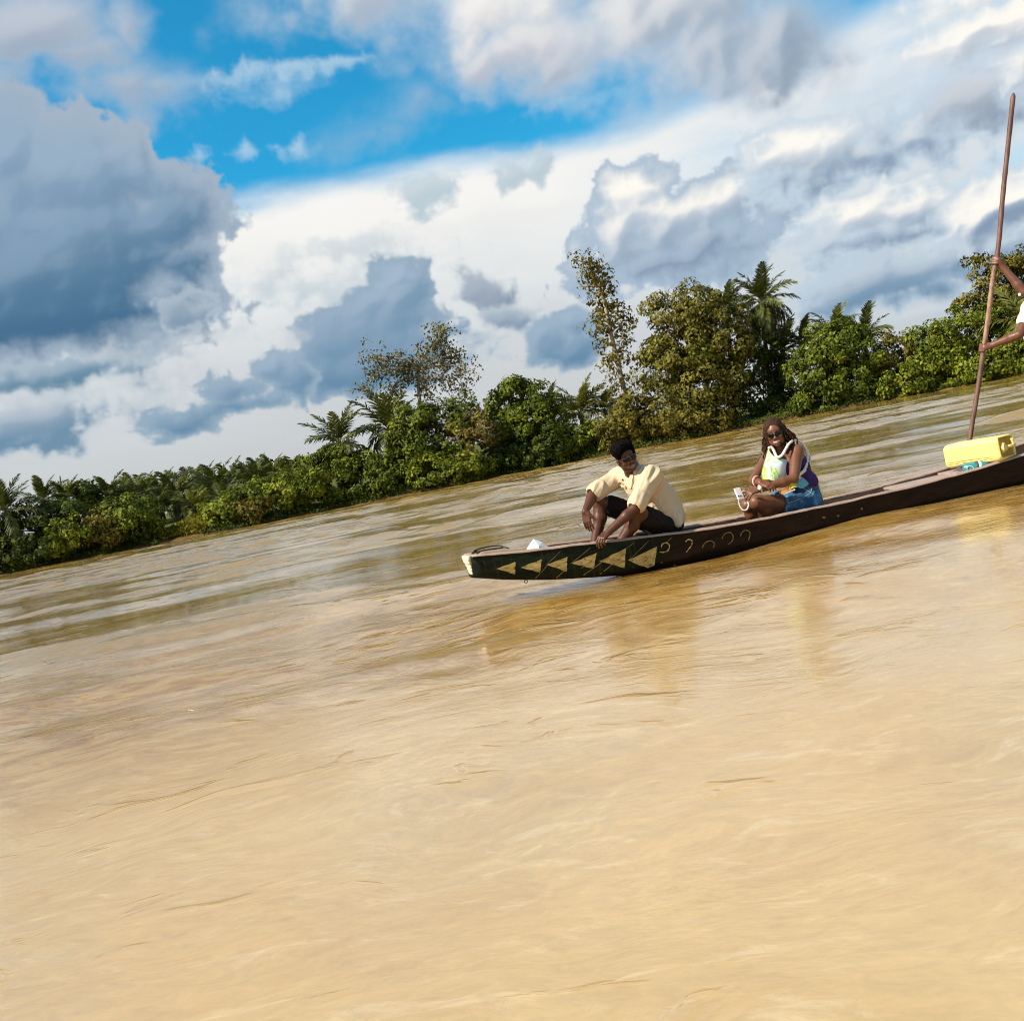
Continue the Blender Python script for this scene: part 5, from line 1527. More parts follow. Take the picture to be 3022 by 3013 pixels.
if hh_ is not None:
    mb.tube([hh_ + Vector((0, .004, 0)), hh_ - Vector((0, .004, 0))], .009, 8); mb.build('button', simple_mat('brown_button', (.05, .022, .01), .4, .4, .1), shirt)
# shorts
m_shorts = cloth_mat('dark_shorts', (.012, .008, .007), 0.8, .3, .5, 26.0)
f = Field((0.66, 8.3, .10), (1.60, 9.15, .78), 0.006)
f.ell((1.26, 8.80, .335), (.172, .18, .135), k=.05)
for h_, k_, q in ((hipL, knL, .72), (hipR, knR, .80)):
    c1 = h_.lerp(k_, q); dr = (k_ - h_).normalized()
    f.cap(h_, c1, .105, .090, k=.04); f.cap(c1 + dr * .09, c1 + dr * .2, .080, k=.004, op='sub')
V, F = f.mesh(); V = folds(V, F, .006, 10.0, (1, 1, 1), 5.0)
place('shorts', make_mesh('shorts', V, F, m_shorts, True), MAN)

# ---- the seated woman -----------------------------------------------------------
WOM = person('person', 'smiling woman in denim shorts and purple top sitting mid canoe with a tote', A(2.60, 9.15, 0.12))
hipL, hipR = P(2388, 1491, 9.06), P(2366, 1482, 9.24)
knL, knR = P(2232, 1482, 8.90), P(2208, 1492, 9.16)
shL, shR = P(2352, 1330, 9.00), P(2268, 1348, 9.20)
elL, wrL = P(2343, 1412, 8.84), P(2236, 1446, 8.78)
elR, wrR = P(2224, 1418, 9.00), P(2243, 1424, 8.80)
ankL, ankR = P(2292, 1540, 9.02), P(2222, 1550, 9.24)
nkb = (shL + shR) / 2 + Vector((-.035, -.02, .015))
H2 = Head(P(2286, 1277, 9.03), (-.30, -.94, -.10), (-.10, -.03, .99), .98)
f = Field((1.72, 8.35, -0.02), (2.98, 9.60, 1.10), 0.0055)
f.ell((2.58, 9.15, .26), (.145, .17, .125), k=.05); f.ell((2.60, 9.13, .42), (.125, .135, .14), k=.06); f.ell((2.54, 9.09, .60), (.120, .135, .14), k=.06)
f.cap(shL, shR, .052, k=.05)
f.ell(Vector((2.44, 9.02, .575)), (.07, .07, .065), k=.04); f.ell(Vector((2.43, 9.14, .575)), (.07, .07, .065), k=.04)
f.cap(nkb - Vector((0, 0, .05)), H2(0, -.02, -.06), .052, .045, k=.03)
for h_, k_, a_ in ((hipL, knL, ankL), (hipR, knR, ankR)):
    f.cap(h_, k_, .095, .064, k=.03); f.cap(k_, k_, .060, k=.02)
    cm = k_.lerp(a_, .35) + Vector((.01, .0, -.01)); f.cap(k_, cm, .055, .058, k=.02); f.cap(cm, a_, .057, .036, k=.02)
    f.cap(a_, a_ + Vector((-.10, -.02, -.06)), .034, .028, k=.02)
for s_, e_, w_ in ((shL, elL, wrL), (shR, elR, wrR)):
    f.cap(s_, e_, .058, .043, k=.02); m_ = e_.lerp(w_, .3); f.cap(e_, m_, .041, .041, k=.015); f.cap(m_, w_, .041, .026, k=.015)
dL = P(2206, 1456, 8.74) - wrL; dR = P(2272, 1433, 8.745) - wrR
tipsL = hand(f, wrL, dL, (-.1, -.55, .83), 1, [(.12, .12, .1), (.40, .35, .2), (.55, .45, .3), (.65, .5, .3)], .5, 1.0, thumb_dir=(dL.normalized() * .8 + Vector((-.1, .3, .35))))
tipsR = hand(f, wrR, dR, (-.1, -.62, .78), -1, [(.35, .3, .2), (.35, .35, .2), (.4, .35, .2), (.45, .4, .25)], .6, .95, thumb_dir=(dR.normalized() * .75 + Vector((.0, .35, .30))))
H2.build(f, True)
V, F = f.mesh()
SK2 = (.150, .058, .027)
marks = [(lens_mark(H2, (0, .088, -.074), (.036, .024, .021)), (.15, .035, .03)), (lens_mark(H2, (0, .088, -.0705), (.029, .03, .0078)), (.78, .74, .68))]
wom_body = place('body', make_mesh('body', V, F, m_skin, True, {'col': skin_cols(V, SK2, marks)}), WOM)
# hair: twists falling to the shoulders
m_locs = simple_mat('brown_twists', (.045, .016, .007), 0.65, 0.2, 0.5, 40.0, 0.8, 120.0)
f = Field(np.array(H2.c) - .22, np.array(H2.c) + .22, 0.006)
f.ell(H2(0, -.026, .046), (.084, .102, .086), H2.R, .01); f.ell(H2(0, -.06, -.03), (.084, .066, .09), H2.R, .03)
f.ell(H2(.004, .100, .012), (.058, .060, .078), H2.R, .012, 'sub'); f.ell(H2(0, .075, -.06), (.068, .10, .08), H2.R, .012, 'sub')
V, F = f.mesh(); V = folds(V, F, .004, 45.0, (1, 1, 1), 2.0)
hair = place('hair', make_mesh('hair', V, F, m_locs, True), WOM)
hr2 = np.random.default_rng(21)
lk = MB()
def loc_strand(p0, p1, p2, p3, r):
    base = spline([p0, p1, p2, p3], 26)
    pts = []; ph = hr2.uniform(0, 6.28); tw = hr2.uniform(1.5, 2.3)
    for i, p in enumerate(base):
        u = i / 25; a = ph + i * tw * .75
        pts.append(p + (H2.l * math.cos(a) + H2.f * math.sin(a)) * .0065 * min(1, u * 2.5))
    lk.tube(pts, [r * (1.0 + .25 * math.sin(i * 1.7)) * (1 - .35 * i / 25) for i in range(26)], 5)
for i in range(96):
    side = -1 if i % 2 else 1
    a = hr2.uniform(.15, 2.75)                                       # from temple to nape
    x = side * .080 * math.sin(min(a, 1.57) if a < 1.57 else a); y = -.015 + .075 * math.cos(a) if a < 1.57 else -.02 + .085 * math.cos(a)
    top = H2(x * .72, y * .75 - .01, hr2.uniform(.085, .118))
    mid = H2(x * 1.13, y - .008, hr2.uniform(.0, .04))
    flare = hr2.uniform(1.25, 2.05) if side > 0 else hr2.uniform(1.15, 1.6)
    low = H2(x * flare, y * .95 - .012, hr2.uniform(-.09, -.05))
    L = hr2.uniform(.02, .16) if side < 0 else hr2.uniform(.0, .07)
    end = low + Vector((hr2.normal() * .014 + side * .008, hr2.normal() * .012, -.05 - L))
    loc_strand(top, mid, low, end, hr2.uniform(.0060, .0090))
for i in range(26):                                                   # parted rows over the crown
    x = (i - 12.5) / 12.5 * .07
    z = .128 - x * x * 8
    loc_strand(H2(x * .55 - .012, .062, .088 - abs(x) * .3), H2(x * .8, .02, z), H2(x * 1.05, -.05, z - .015), H2(x * 1.15, -.105, .03), .0062)
lk.build('twists', m_locs, hair)
sunglasses(H2, WOM, .031, .0185, -.004, .50, .116)
m_gold = simple_mat('gold', (.65, .42, .14), .25, .8, .1); [n for n in m_gold.node_tree.nodes if n.type == 'BSDF_PRINCIPLED'][0].inputs['Metallic'].default_value = 1.0
mb = MB(); c0 = H2(.083, .004, -.060)
mb.tube([c0 + H2.f * (.012 * math.cos(a)) + H2.u * (.016 * math.sin(a)) for a in np.linspace(0, 6.283, 13)[:-1]], .0028, 5, True); mb.build('earring', m_gold, WOM)
# top
m_top = cloth_mat('purple_top', (.045, .022, .11), .8, .2, .4)
f = Field((2.25, 8.8, .20), (2.95, 9.5, .80), 0.006)
f.ell((2.595, 9.13, .43), (.136, .146, .11), k=.06); f.ell((2.54, 9.09, .58), (.132, .148, .13), k=.06)
f.ell(Vector((2.43, 9.02, .575)), (.075, .075, .07), k=.04); f.ell(Vector((2.42, 9.14, .575)), (.075, .075, .07), k=.04)
f.cap(shL + Vector((-.05, .02, -.06)), shL + Vector((-.07, .02, .035)), .026, k=.03); f.cap(shR + Vector((.05, -.03, -.06)), shR + Vector((.05, -.03, .03)), .026, k=.03)
f.ell(nkb + Vector((-.05, -.04, .02)), (.09, .09, .09), k=.01, op='sub')
V, F = f.mesh(); V = folds(V, F, .003, 14.0)
place('top', make_mesh('top', V, F, m_top, True), WOM)
# denim shorts
m_denim, T = material('denim')
b = T.new('ShaderNodeBsdfPrincipled'); tc = T.new('ShaderNodeTexCoord').outputs['Object']
n1 = T.noise(tc, 9.0, 5.0, .65); n2 = T.noise(T.mapping(tc, scale=(1, 1, 3)), 60.0, 3.0)
T.put(b.inputs['Base Color'], T.mix(T.math('MULTIPLY_ADD', n2, .3, T.step(n1, .42, .72, 0.0, .8)), (.012, .045, .10), (.10, .25, .38)))
b.inputs['Roughness'].default_value = .9; b.inputs['Specular IOR Level'].default_value = .15
bp = T.new('ShaderNodeBump'); bp.inputs['Strength'].default_value = .6; bp.inputs['Distance'].default_value = .012; T.put(bp.inputs['Height'], T.noise(tc, 20.0, 4.0, .6)); T.put(b.inputs['Normal'], bp.outputs[0])
T.l.new(b.outputs[0], T.new('ShaderNodeOutputMaterial').inputs[0])
f = Field((2.1, 8.7, .05), (2.95, 9.6, .60), 0.006)
f.ell((2.58, 9.15, .265), (.158, .185, .135), k=.05); f.cap((2.585, 9.14, .33), (2.59, 9.13, .40), .142, .134, k=.03)
for h_, k_, q in ((hipL, knL, .42), (hipR, knR, .42)):
    c1 = h_.lerp(k_, q); dr = (k_ - h_).normalized()
    f.cap(h_, c1, .112, .108, k=.04); f.cap(c1 - dr * .012, c1 + dr * .006, .112, k=.004); f.cap(c1 + dr * .11, c1 + dr * .22, .098, k=.004, op='sub')
V, F = f.mesh(); V = folds(V, F, .005, 12.0, (1, 1, 1), 4.0)
shorts = place('shorts', make_mesh('shorts', V, F, m_denim, True), WOM)
m_stitch = simple_mat('pale_stitching', (.30, .42, .48), .9, .1, .2)
def zw(x, y): return 2100 + x / 4.815, 1180 + y / 4.815
def surf_line(name, obj, pts, r, mat, parent, n=16):
    mb = MB(); out = []
    for q in spline([Vector((*p, 0)) for p in pts], n):
        h = on_surface(obj, q.x, q.y, .002)
        if h is not None: out.append(h)
    if len(out) > 3:
        mb.tube(out, r, 4); mb.build(name, mat, parent)
surf_line('seam', shorts, [zw(1060, 1480), zw(1200, 1430), (2370, 1468), zw(1400, 1330), zw(1425, 1250)], .0022, m_stitch, shorts)
surf_line('seam', shorts, [zw(1010, 1370), zw(1045, 1480), zw(1075, 1600)], .0022, m_stitch, shorts)
surf_line('seam', shorts, [zw(1290, 1250), zw(1420, 1330), zw(1500, 1400)], .0018, m_stitch, shorts)
# bangles, watch
def band(name, c, d, r, w, mat, parent, th=.004):
    mb = MB(); d = Vector(d).normalized(); u = d.orthogonal().normalized(); v = d.cross(u)
    mb.tube([Vector(c) + (u * math.cos(a) + v * math.sin(a)) * r for a in np.linspace(0, 6.2832, 25)[:-1]], w, 6, True); return mb.build(name, mat, parent)
m_bangle_r = simple_mat('red_bangle', (.50, .06, .03), .5, .4, .1); m_bangle_w = simple_mat('cream_bangle', (.75, .60, .45), .5, .4, .1)
ax = (wrR - elR).normalized() if (wrR - elR).length > .01 else Vector((0, -1, 0))
bcn = elR.lerp(wrR, .55)
band('bangle', bcn, ax + Vector((.5, 0, .1)), .047, .0055, m_bangle_w, WOM); band('bangle', bcn + ax * .014 + Vector((.006, 0, .0)), ax + Vector((.5, 0, .1)), .046, .0045, m_bangle_r, WOM)
aw = (wrL - elL).normalized()
band('watch', wrL - aw * .022, aw, .032, .007, simple_mat('steel_strap', (.62, .52, .40), .3, .6, .2), WOM)
mb = MB(); wc = wrL - aw * .022 + Vector((-.006, -.030, .012)); mb.tube([wc + Vector((0, .006, -.003)), wc + Vector((-.001, -.006, .003))], .0185, 14); mb.build('watch_face', simple_mat('pale_dial', (.72, .66, .58), .25, .5, .1), WOM)
# phone with a bead strap
m_phone = simple_mat('pink_white_phone', (.78, .66, .64), .3, .5, .04)
ph = empty('phone', P(2180, 1460, 8.72), 'pinkish white phone with bead wrist strap held by the smiling woman', 'phone')
pc = P(2181, 1457, 8.735); pr = Vector((.72, .30, -.02)).normalized(); pu = Vector((-.35, .25, .9)); pu = (pu - pr * pu.dot(pr)).normalized(); pn = pr.cross(pu)
if pn.y > 0: pn = -pn
Rp = np.array([list(pr), list(pn), list(pu)]).T
f = Field(np.array(pc) - .13, np.array(pc) + .13, .004)
f.box(pc, (.034, .006, .055), Rp, .006)
V, F = f.mesh(); place('body', make_mesh('body', V, F, m_phone, True), ph)
for q in (-1, 1):
    mb = MB(); c1 = pc + pr * (q * .0115 - .008) - pu * .024 + pn * .007; mb.tube([c1, c1 + pn * .004], .0068, 12); mb.build('camera_lens', m_lens, ph)
mb = MB()
beads = spline([P(2179, 1470, 8.72), P(2182, 1490, 8.715), P(2191, 1504, 8.71), P(2203, 1504, 8.705), P(2209, 1492, 8.70), P(2207, 1482, 8.71)], 22)
for q in beads: mb.tube([q - Vector((0, 0, .0055)), q - Vector((0, 0, .003)), q + Vector((0, 0, .003)), q + Vector((0, 0, .0055))], [.0025, .0062, .0062, .0025], 7)
mb.tube(beads, .0022, 4)
mb.build('bead_strap', simple_mat('white_beads', (.78, .75, .72), .3, .5, .05), ph)
# tote bag with rope handles
m_bag, T = material('tropical_print')
b = T.new('ShaderNodeBsdfPrincipled'); pos = T.new('ShaderNodeNewGeometry').outputs['Position']
n1 = T.noise(pos, 9.0, 4.0, .6, .6); n2 = T.noise(T.mapping(pos, loc=(3, 1, 2)), 13.0, 4.0, .6, 1.2); n3 = T.noise(T.mapping(pos, loc=(7, 2, 5), rot=(0, rad(50), 0), scale=(1, 1, .35)), 34.0, 3.0, .6, .8)
sx = T.new('ShaderNodeSeparateXYZ'); T.put(sx.inputs[0], pos)
c = T.mix(T.step(n1, .45, .62), (.78, .80, .76), (.50, .76, .80))
yel = T.math('MULTIPLY', T.step(n2, .47, .55), T.step(sx.outputs[0], 2.40, 2.28))
c = T.mix(yel, c, (.80, .82, .12))
grn = T.math('MULTIPLY', T.step(n3, .54, .60), T.step(sx.outputs[0], 2.44, 2.26))
c = T.mix(grn, c, (.22, .52, .08))
T.put(b.inputs['Base Color'], c); b.inputs['Roughness'].default_value = .85; b.inputs['Specular IOR Level'].default_value = .15
T.l.new(b.outputs[0], T.new('ShaderNodeOutputMaterial').inputs[0])
m_rope = simple_mat('white_rope', (.80, .74, .62), .9, .1, .12, 60.0, .8, 140.0)
tote = empty('tote_bag', P(2280, 1400, 8.9), 'tropical print tote bag with white rope handles worn by the smiling woman', 'bag')
# front panel hangs on the chest, hem turns round to her left side
def grid_panel(name, rows, mat, parent, th=.006, wave=.004):
    R_ = len(rows); C_ = len(rows[0]); V = []; Fc = []
    for i, r in enumerate(rows):
        for j, (x, y, Y) in enumerate(r): V.append(P(x, y, Y + wave * math.sin(i * 2.1 + j * 1.7)))
    Vs = np.array([list(v) for v in V]).reshape(R_, C_, 3)
    # refine
    def up(a, ax):
        n = a.shape[ax]; pts = np.moveaxis(a, ax, 0); m = (n - 1) * 3 + 1; out = []
        for k in range(m):
            u = k / 3; i = min(int(u), n - 2); t = u - i
            p0, p1, p2, p3 = pts[max(i - 1, 0)], pts[i], pts[i + 1], pts[min(i + 2, n - 1)]
            out.append(.5 * (2 * p1 + (p2 - p0) * t + (2 * p0 - 5 * p1 + 4 * p2 - p3) * t * t + (3 * p1 - p0 - 3 * p2 + p3) * t ** 3))
        return np.moveaxis(np.array(out), 0, ax)
    Vs = up(up(Vs, 0), 1); R_, C_ = Vs.shape[:2]
    F1 = [(i * C_ + j, i * C_ + j + 1, (i + 1) * C_ + j + 1, (i + 1) * C_ + j) for i in range(R_ - 1) for j in range(C_ - 1)]
    top = Vs.reshape(-1, 3); N = len(top); bot = top + np.array([0, th, 0])
    ed = [j for j in range(C_)] + [i * C_ + C_ - 1 for i in range(1, R_)] + [(R_ - 1) * C_ + j for j in range(C_ - 2, -1, -1)] + [i * C_ for i in range(R_ - 2, 0, -1)]
    Fa = F1 + [tuple(N + q for q in f_[::-1]) for f_ in F1] + [(ed[k], ed[(k + 1) % len(ed)], N + ed[(k + 1) % len(ed)], N + ed[k]) for k in range(len(ed))]
    return place(name, make_mesh(name, np.concatenate([top, bot]), Fa, mat, True), parent)
front = grid_panel('front_panel', [
    [(*zw(806, 690), 9.00), (*zw(850, 770), 8.97), (*zw(940, 840), 8.95), (*zw(1010, 840), 8.96), (*zw(1085, 850), 9.0)],
    [(*zw(765, 840), 8.97), (*zw(830, 880), 8.92), (*zw(920, 920), 8.90), (*zw(1010, 930), 8.91), (*zw(1075, 930), 8.97)],
    [(*zw(725, 980), 8.96), (*zw(810, 1000), 8.91), (*zw(900, 1020), 8.89), (*zw(1000, 1030), 8.90), (*zw(1070, 1040), 8.96)],
    [(*zw(700, 1115), 8.96), (*zw(790, 1120), 8.92), (*zw(880, 1130), 8.90), (*zw(1000, 1130), 8.92), (*zw(1080, 1140), 8.98)],
    [(*zw(720, 1240), 8.98), (*zw(800, 1240), 8.95), (*zw(900, 1250), 8.93), (*zw(1010, 1250), 8.94), (*zw(1100, 1240), 9.0)]], m_bag, tote)
m_lining = simple_mat('tan_lining', (.28, .23, .15), .9, .1, .2)
grid_panel('lining', [[(*zw(812, 688), 9.02), (*zw(850, 690), 9.03), (*zw(890, 740), 9.02)], [(*zw(850, 765), 9.0), (*zw(885, 790), 9.0), (*zw(915, 800), 9.0)], [(*zw(925, 835), 8.965), (*zw(935, 838), 8.97), (*zw(945, 836), 8.98)]], m_lining, tote, .004, 0)
m_tealb = simple_mat('teal_canvas', (.13, .36, .42), .85, .15, .2, 12.0, .3)
grid_panel('side_panel', [[(*zw(1180, 1110), 8.87), (*zw(1270, 1090), 8.90), (*zw(1330, 1130), 8.95)], [(*zw(1190, 1190), 8.83), (*zw(1290, 1180), 8.86), (*zw(1385, 1190), 8.92)], [(*zw(1200, 1230), 8.83), (*zw(1290, 1260), 8.84), (*zw(1350, 1225), 8.90)]], m_tealb, tote, .02)
m_org = simple_mat('orange_print', (.72, .26, .06), .85, .15, .5, 22.0); m_yel = simple_mat('olive_yellow_print', (.50, .42, .06), .85, .15, .5, 30.0)
grid_panel('hem', [[(*zw(960, 1300), 8.76), (*zw(1050, 1250), 8.77), (*zw(1110, 1230), 8.80)], [(*zw(975, 1335), 8.755), (*zw(1050, 1310), 8.765), (*zw(1125, 1275), 8.795)]], m_org, tote, .02)
grid_panel('hem', [[(*zw(1100, 1215), 8.80), (*zw(1150, 1170), 8.81), (*zw(1200, 1190), 8.82)], [(*zw(1115, 1275), 8.795), (*zw(1160, 1250), 8.80), (*zw(1215, 1240), 8.82)]], m_yel, tote, .02)
grid_panel('hem', [[(*zw(990, 1338), 8.75), (*zw(1080, 1305), 8.76), (*zw(1180, 1262), 8.79)], [(*zw(1000, 1350), 8.752), (*zw(1090, 1320), 8.762), (*zw(1190, 1280), 8.792)]], m_cream, tote, .01)
def rope(pts, r=.0125, n=60):
    sp = spline(pts, n)
    for s_ in range(3):
        q = []
        for i, p in enumerate(sp):
            t = (sp[min(i + 1, n - 1)] - sp[max(i - 1, 0)]).normalized(); u = t.cross(Vector((0, 1, .01))).normalized(); v = t.cross(u)
            a = i * .75 + s_ * 2.094
            q.append(p + (u * math.cos(a) + v * math.sin(a)) * r * .5)
        rp.tube(q, r * .58, 6)
rp = MB()
rope([P(*zw(812, 684), 8.99), P(*zw(855, 680), 9.0), P(*zw(890, 730), 8.97), P(*zw(920, 800), 8.935), P(*zw(955, 818), 8.925), P(*zw(1010, 775), 8.92), P(*zw(1060, 690), 8.93), P(*zw(1110, 615), 8.96), P(*zw(1185, 578), 9.0), P(*zw(1270, 605), 9.03), P(*zw(1335, 690), 9.04), P(*zw(1362, 800), 9.03), P(*zw(1350, 920), 8.97), P(*zw(1310, 1010), 8.90), P(*zw(1245, 1060), 8.86), P(*zw(1220, 1090), 8.85)], n=110)
rp.build('rope_handle', m_rope, tote)
rp = MB()
rope([P(*zw(1355, 720), 9.07), P(*zw(1395, 820), 9.08), P(*zw(1385, 920), 9.05), P(*zw(1330, 1000), 8.97), P(*zw(1250, 1070), 8.87)], n=40)
rp.build('rope_handle', m_rope, tote)
mb = MB(); kn = P(*zw(1222, 1092), 8.84); mb.tube([kn + Vector((-.02, 0, .012)), kn, kn + Vector((.016, 0, -.022))], [.014, .021, .012], 8); mb.build('rope_knot', m_rope, tote)
# a green leaf charm on the front
mb = MB()
lc = zw(930, 900)
for (dx, dy, w_) in ((-55, -20, 13), (-30, -45, 12), (20, 15, 22), (40, 35, 18), (-15, 30, 20), (45, -5, 16)):
    p0 = on_surface(front, *zw(925 + dx * .3, 895 + dy * .3), .012); p1 = on_surface(front, *zw(925 + dx, 895 + dy), .016)
    if p0 is None or p1 is None: continue
    d = (p1 - p0); sd = d.cross(Vector((0, -1, 0))).normalized() * w_ * .0009; m_ = (p0 + p1) / 2 - Vector((0, .006, 0))
    mb.add([p0, m_ + sd, p1, m_ - sd, m_ + Vector((0, .008, 0))], [(0, 1, 2, 3), (0, 3, 4), (0, 4, 1), (2, 1, 4), (2, 4, 3)])
if mb.n: mb.build('leaf_charm', simple_mat('leaf_charm_green', (.16, .24, .03), .6, .3, .6, 60.0), tote)

# ---- the boatman standing at the stern ------------------------------------------
BM = person('person', 'boatman in white shirt standing at the stern, both hands on the long pole', A(5.2, 9.92, 0.1))
pt, pb = P(2990, 285, 9.90), P(2862, 1296, 9.96)
pd = (pt - pb).normalized()
pole = empty('pole', pb + pd * -1.4, 'long brown wooden punting pole held upright by the boatman', 'pole')
m_pole, T = material('pole_wood')
b = T.new('ShaderNodeBsdfPrincipled'); pos = T.new('ShaderNodeNewGeometry').outputs['Position']
n1 = T.noise(T.mapping(pos, scale=(20, 20, 2.0)), 2.0, 5.0, .65); n2 = T.noise(T.mapping(pos, scale=(6, 6, 2)), 6.0, 5.0, .7)
zz = T.new('ShaderNodeSeparateXYZ'); T.put(zz.inputs[0], pos)
c = T.mix(T.step(n1, .3, .7), (.075, .030, .020), (.160, .075, .050))
worn = T.math('MULTIPLY', T.step(zz.outputs[2], 1.15, 1.5), T.step(zz.outputs[2], 2.15, 1.9))
c = T.mix(T.math('MULTIPLY', worn, T.step(n2, .25, .65)), c, (.34, .20, .11))
T.put(b.inputs['Base Color'], c); b.inputs['Roughness'].default_value = .6
bp = T.new('ShaderNodeBump'); bp.inputs['Strength'].default_value = .5; bp.inputs['Distance'].default_value = .004; T.put(bp.inputs['Height'], n2); T.put(b.inputs['Normal'], bp.outputs[0])
T.l.new(b.outputs[0], T.new('ShaderNodeOutputMaterial').inputs[0])
mb = MB()
POLE = spline([pb + (pb - P(2888, 1134, 9.95)) * 2.9, P(2862, 1296, 9.96), P(2888, 1134, 9.95), P(2901, 1041, 9.94), P(2915, 948, 9.93), P(2930, 823, 9.92), P(2946, 730, 9.915), P(2960, 574, 9.91), P(2973, 449, 9.905), P(2990, 285, 9.90)], 60)
mb.tube(POLE + [POLE[-1] + pd * .03], [.0225 + .0012 * math.sin(i * 2.2) for i in range(60)] + [.008], 10)
mb.build('shaft', m_pole, pole)
hu, hl = P(2940, 770, 9.918), P(2903, 1028, 9.94)
elU, elL_ = P(3022, 862, 9.82), P(3008, 988, 9.72)
hc = P(3062, 845, 9.98)
H3 = Head(hc, (-.93, -.30, -.05), (-.10, 0, .99), 1.0)
shN, shF = P(3044, 908, 9.80), P(3064, 880, 10.12)
pel = Vector((5.36, 9.93, 1.00)); chest = Vector((5.37, 9.94, 1.42))
f = Field((4.60, 9.35, .02), (5.65, 10.45, 2.28), 0.0075)
f.ell(pel, (.13, .17, .13), k=.06); f.ell(chest, (.13, .18, .18), k=.06); f.cap(pel, chest, .12, .13, k=.05); f.cap(shN, shF, .065, k=.05)
nb = (shN + shF) / 2 + Vector((0, 0, .02))
f.cap(nb - Vector((0, 0, .06)), H3(0, -.02, -.06), .06, .055, k=.03)
for lat, dx in ((-.10, -.08), (.10, .10)):
    h_ = pel + Vector((0, lat, -.06)); k_ = Vector((5.34 + dx - .05, 9.92 + lat, .56)); a_ = Vector((5.34 + dx, 9.92 + lat, .13))
    f.cap(h_, k_, .085, .058, k=.03); cm = k_.lerp(a_, .3) + Vector((.02, 0, 0)); f.cap(k_, cm, .054, .054, k=.02); f.cap(cm, a_, .054, .036, k=.02); f.cap(a_, a_ + Vector((-.15, 0, -.05)), .036, .03, k=.02)
wU = hu + (elU - hu).normalized() * .085 + Vector((0.01, -.005, -.01)); wL = hl + (elL_ - hl).normalized() * .085 + Vector((.01, 0, .0))
for s_, e_, w_ in ((shF, elU, wU), (shN, elL_, wL)):
    f.cap(s_, e_, .050, .040, k=.02); m_ = e_.lerp(w_, .3); f.cap(e_, m_, .041, .043, k=.015); f.cap(m_, w_, .042, .029, k=.015)
def grip(w, c, thumb):
    """palm beside the pole, fingers and thumb closed round it"""
    d = (c - w); d = (d - pd * d.dot(pd)).normalized()
    n = pd.cross(d).normalized()
    if n.y > 0: n = -n                                  # towards the river: the back of the hand
    f.cap(w, c + n * .030 - d * .018, .030, .030, k=.015, sq=(list(n), .7))
    for i in range(4):
        o = pd * (.032 - .021 * i)
        a = c + n * .036 - d * .012 + o; b2 = c + n * .022 + d * .030 + o; c2 = c - n * .014 + d * .030 + o; e2 = c - n * .030 - d * .002 + o
        f.cap(a, b2, .0118, .0108, k=.004); f.cap(b2, c2, .0105, .0098, k=.004); f.cap(c2, e2, .0096, .009, k=.004)
    t0 = w.lerp(c, .55) + pd * .028 * thumb + n * .01; t1 = c - d * .022 + pd * .046 * thumb - n * .012; t2 = c + d * .016 + pd * .042 * thumb - n * .026
    f.cap(t0, t1, .0145, .011, k=.012); f.cap(t1, t2, .0108, .0095, k=.004)
grip(wU, hu, 1); grip(wL, hl, 1)
H3.build(f)
V, F = f.mesh()
SK3 = (.130, .050, .028)
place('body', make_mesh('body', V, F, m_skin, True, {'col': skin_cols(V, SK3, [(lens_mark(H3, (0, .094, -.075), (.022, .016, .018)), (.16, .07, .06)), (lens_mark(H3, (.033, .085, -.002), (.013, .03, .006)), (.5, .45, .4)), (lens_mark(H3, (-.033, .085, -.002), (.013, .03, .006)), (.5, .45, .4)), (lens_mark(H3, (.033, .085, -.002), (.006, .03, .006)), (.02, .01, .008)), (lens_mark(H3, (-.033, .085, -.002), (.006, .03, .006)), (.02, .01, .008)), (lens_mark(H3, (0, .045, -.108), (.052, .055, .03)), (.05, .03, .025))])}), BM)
f = Field(np.array(H3.c) - .18, np.array(H3.c) + .2, .007)
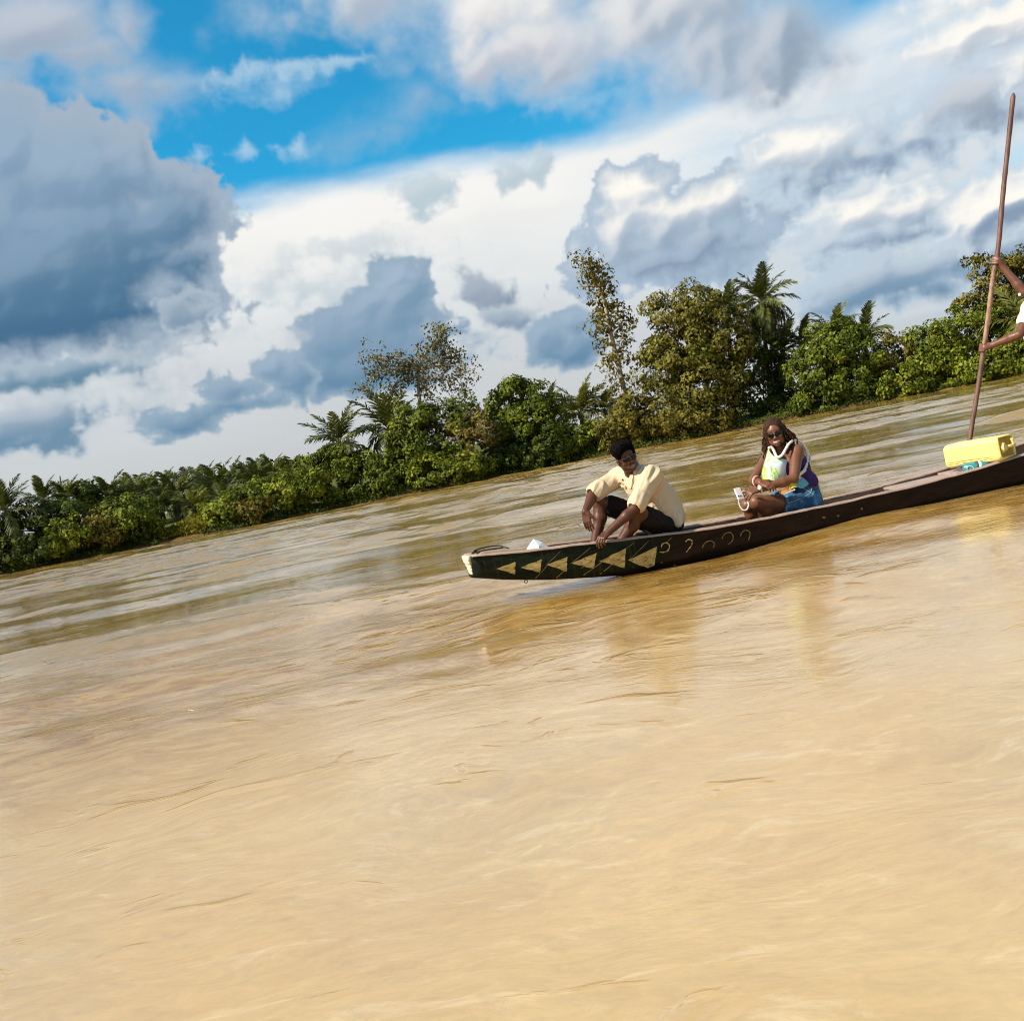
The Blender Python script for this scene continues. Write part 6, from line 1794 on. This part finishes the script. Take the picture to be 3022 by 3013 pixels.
f.ell(H3(0, -.022, .046), (.079, .101, .086), H3.R, .01); f.ell(H3(0, .075, .0), (.1, .055, .07), H3.R, .01, 'sub'); f.ell(H3(0, .03, -.05), (.12, .10, .07), H3.R, .01, 'sub')
V, F = f.mesh(); V = folds(V, F, .003, 60.0)
place('hair', make_mesh('hair', V, F, simple_mat('grey_hair', (.06, .05, .05), .9, .1, .6, 80.0, .8, 160.0), True), BM)
m_tee = cloth_mat('white_shirt', (.78, .74, .68), .9, .05, .4)
f = Field((4.9, 9.4, .85), (5.65, 10.45, 1.85), .0075)
f.ell(chest, (.150, .20, .20), k=.06); f.cap(pel + Vector((0, 0, .02)), chest, .155, .15, k=.05); f.cap(shN, shF, .085, k=.05)
c1 = shN.lerp(elL_, .52); dr = (elL_ - shN).normalized(); f.cap(shN, c1, .085, .072, k=.03); f.cap(c1 + dr * .08, c1 + dr * .14, .06, k=.004, op='sub')
c1 = shF.lerp(elU, .5); f.cap(shF, c1, .085, .072, k=.03)
f.ell(nb + Vector((-.02, 0, .09)), (.085, .085, .09), k=.01, op='sub'); f.box((5.37, 9.93, .86), (.4, .4, .06), None, .01, op='sub')
V, F = f.mesh(); V = folds(V, F, .006, 9.0)
place('shirt', make_mesh('shirt', V, F, m_tee, True), BM)
f = Field((4.9, 9.5, .35), (5.65, 10.4, 1.15), .0075)
f.ell(pel, (.15, .185, .13), k=.05)
for lat, dx in ((-.10, -.08), (.10, .10)):
    h_ = pel + Vector((0, lat, -.06)); k_ = Vector((5.34 + dx - .05, 9.92 + lat, .56)); f.cap(h_, h_.lerp(k_, .9), .108, .092, k=.04)
V, F = f.mesh(); V = folds(V, F, .005, 11.0)
place('shorts', make_mesh('shorts', V, F, m_shorts, True), BM)
mb = MB(); bp_ = P(3009, 870, 9.77); mb.tube([bp_ - Vector((.012, 0, 0)), bp_ - Vector((.006, 0, 0)), bp_ + Vector((.006, 0, 0)), bp_ + Vector((.012, 0, 0))], [.006, .015, .015, .006], 8)
mb.build('bead', m_white, BM)
band('bead_cord', P(3020, 872, 9.82), Vector((.5, .2, -.8)), .050, .007, m_wire, BM)
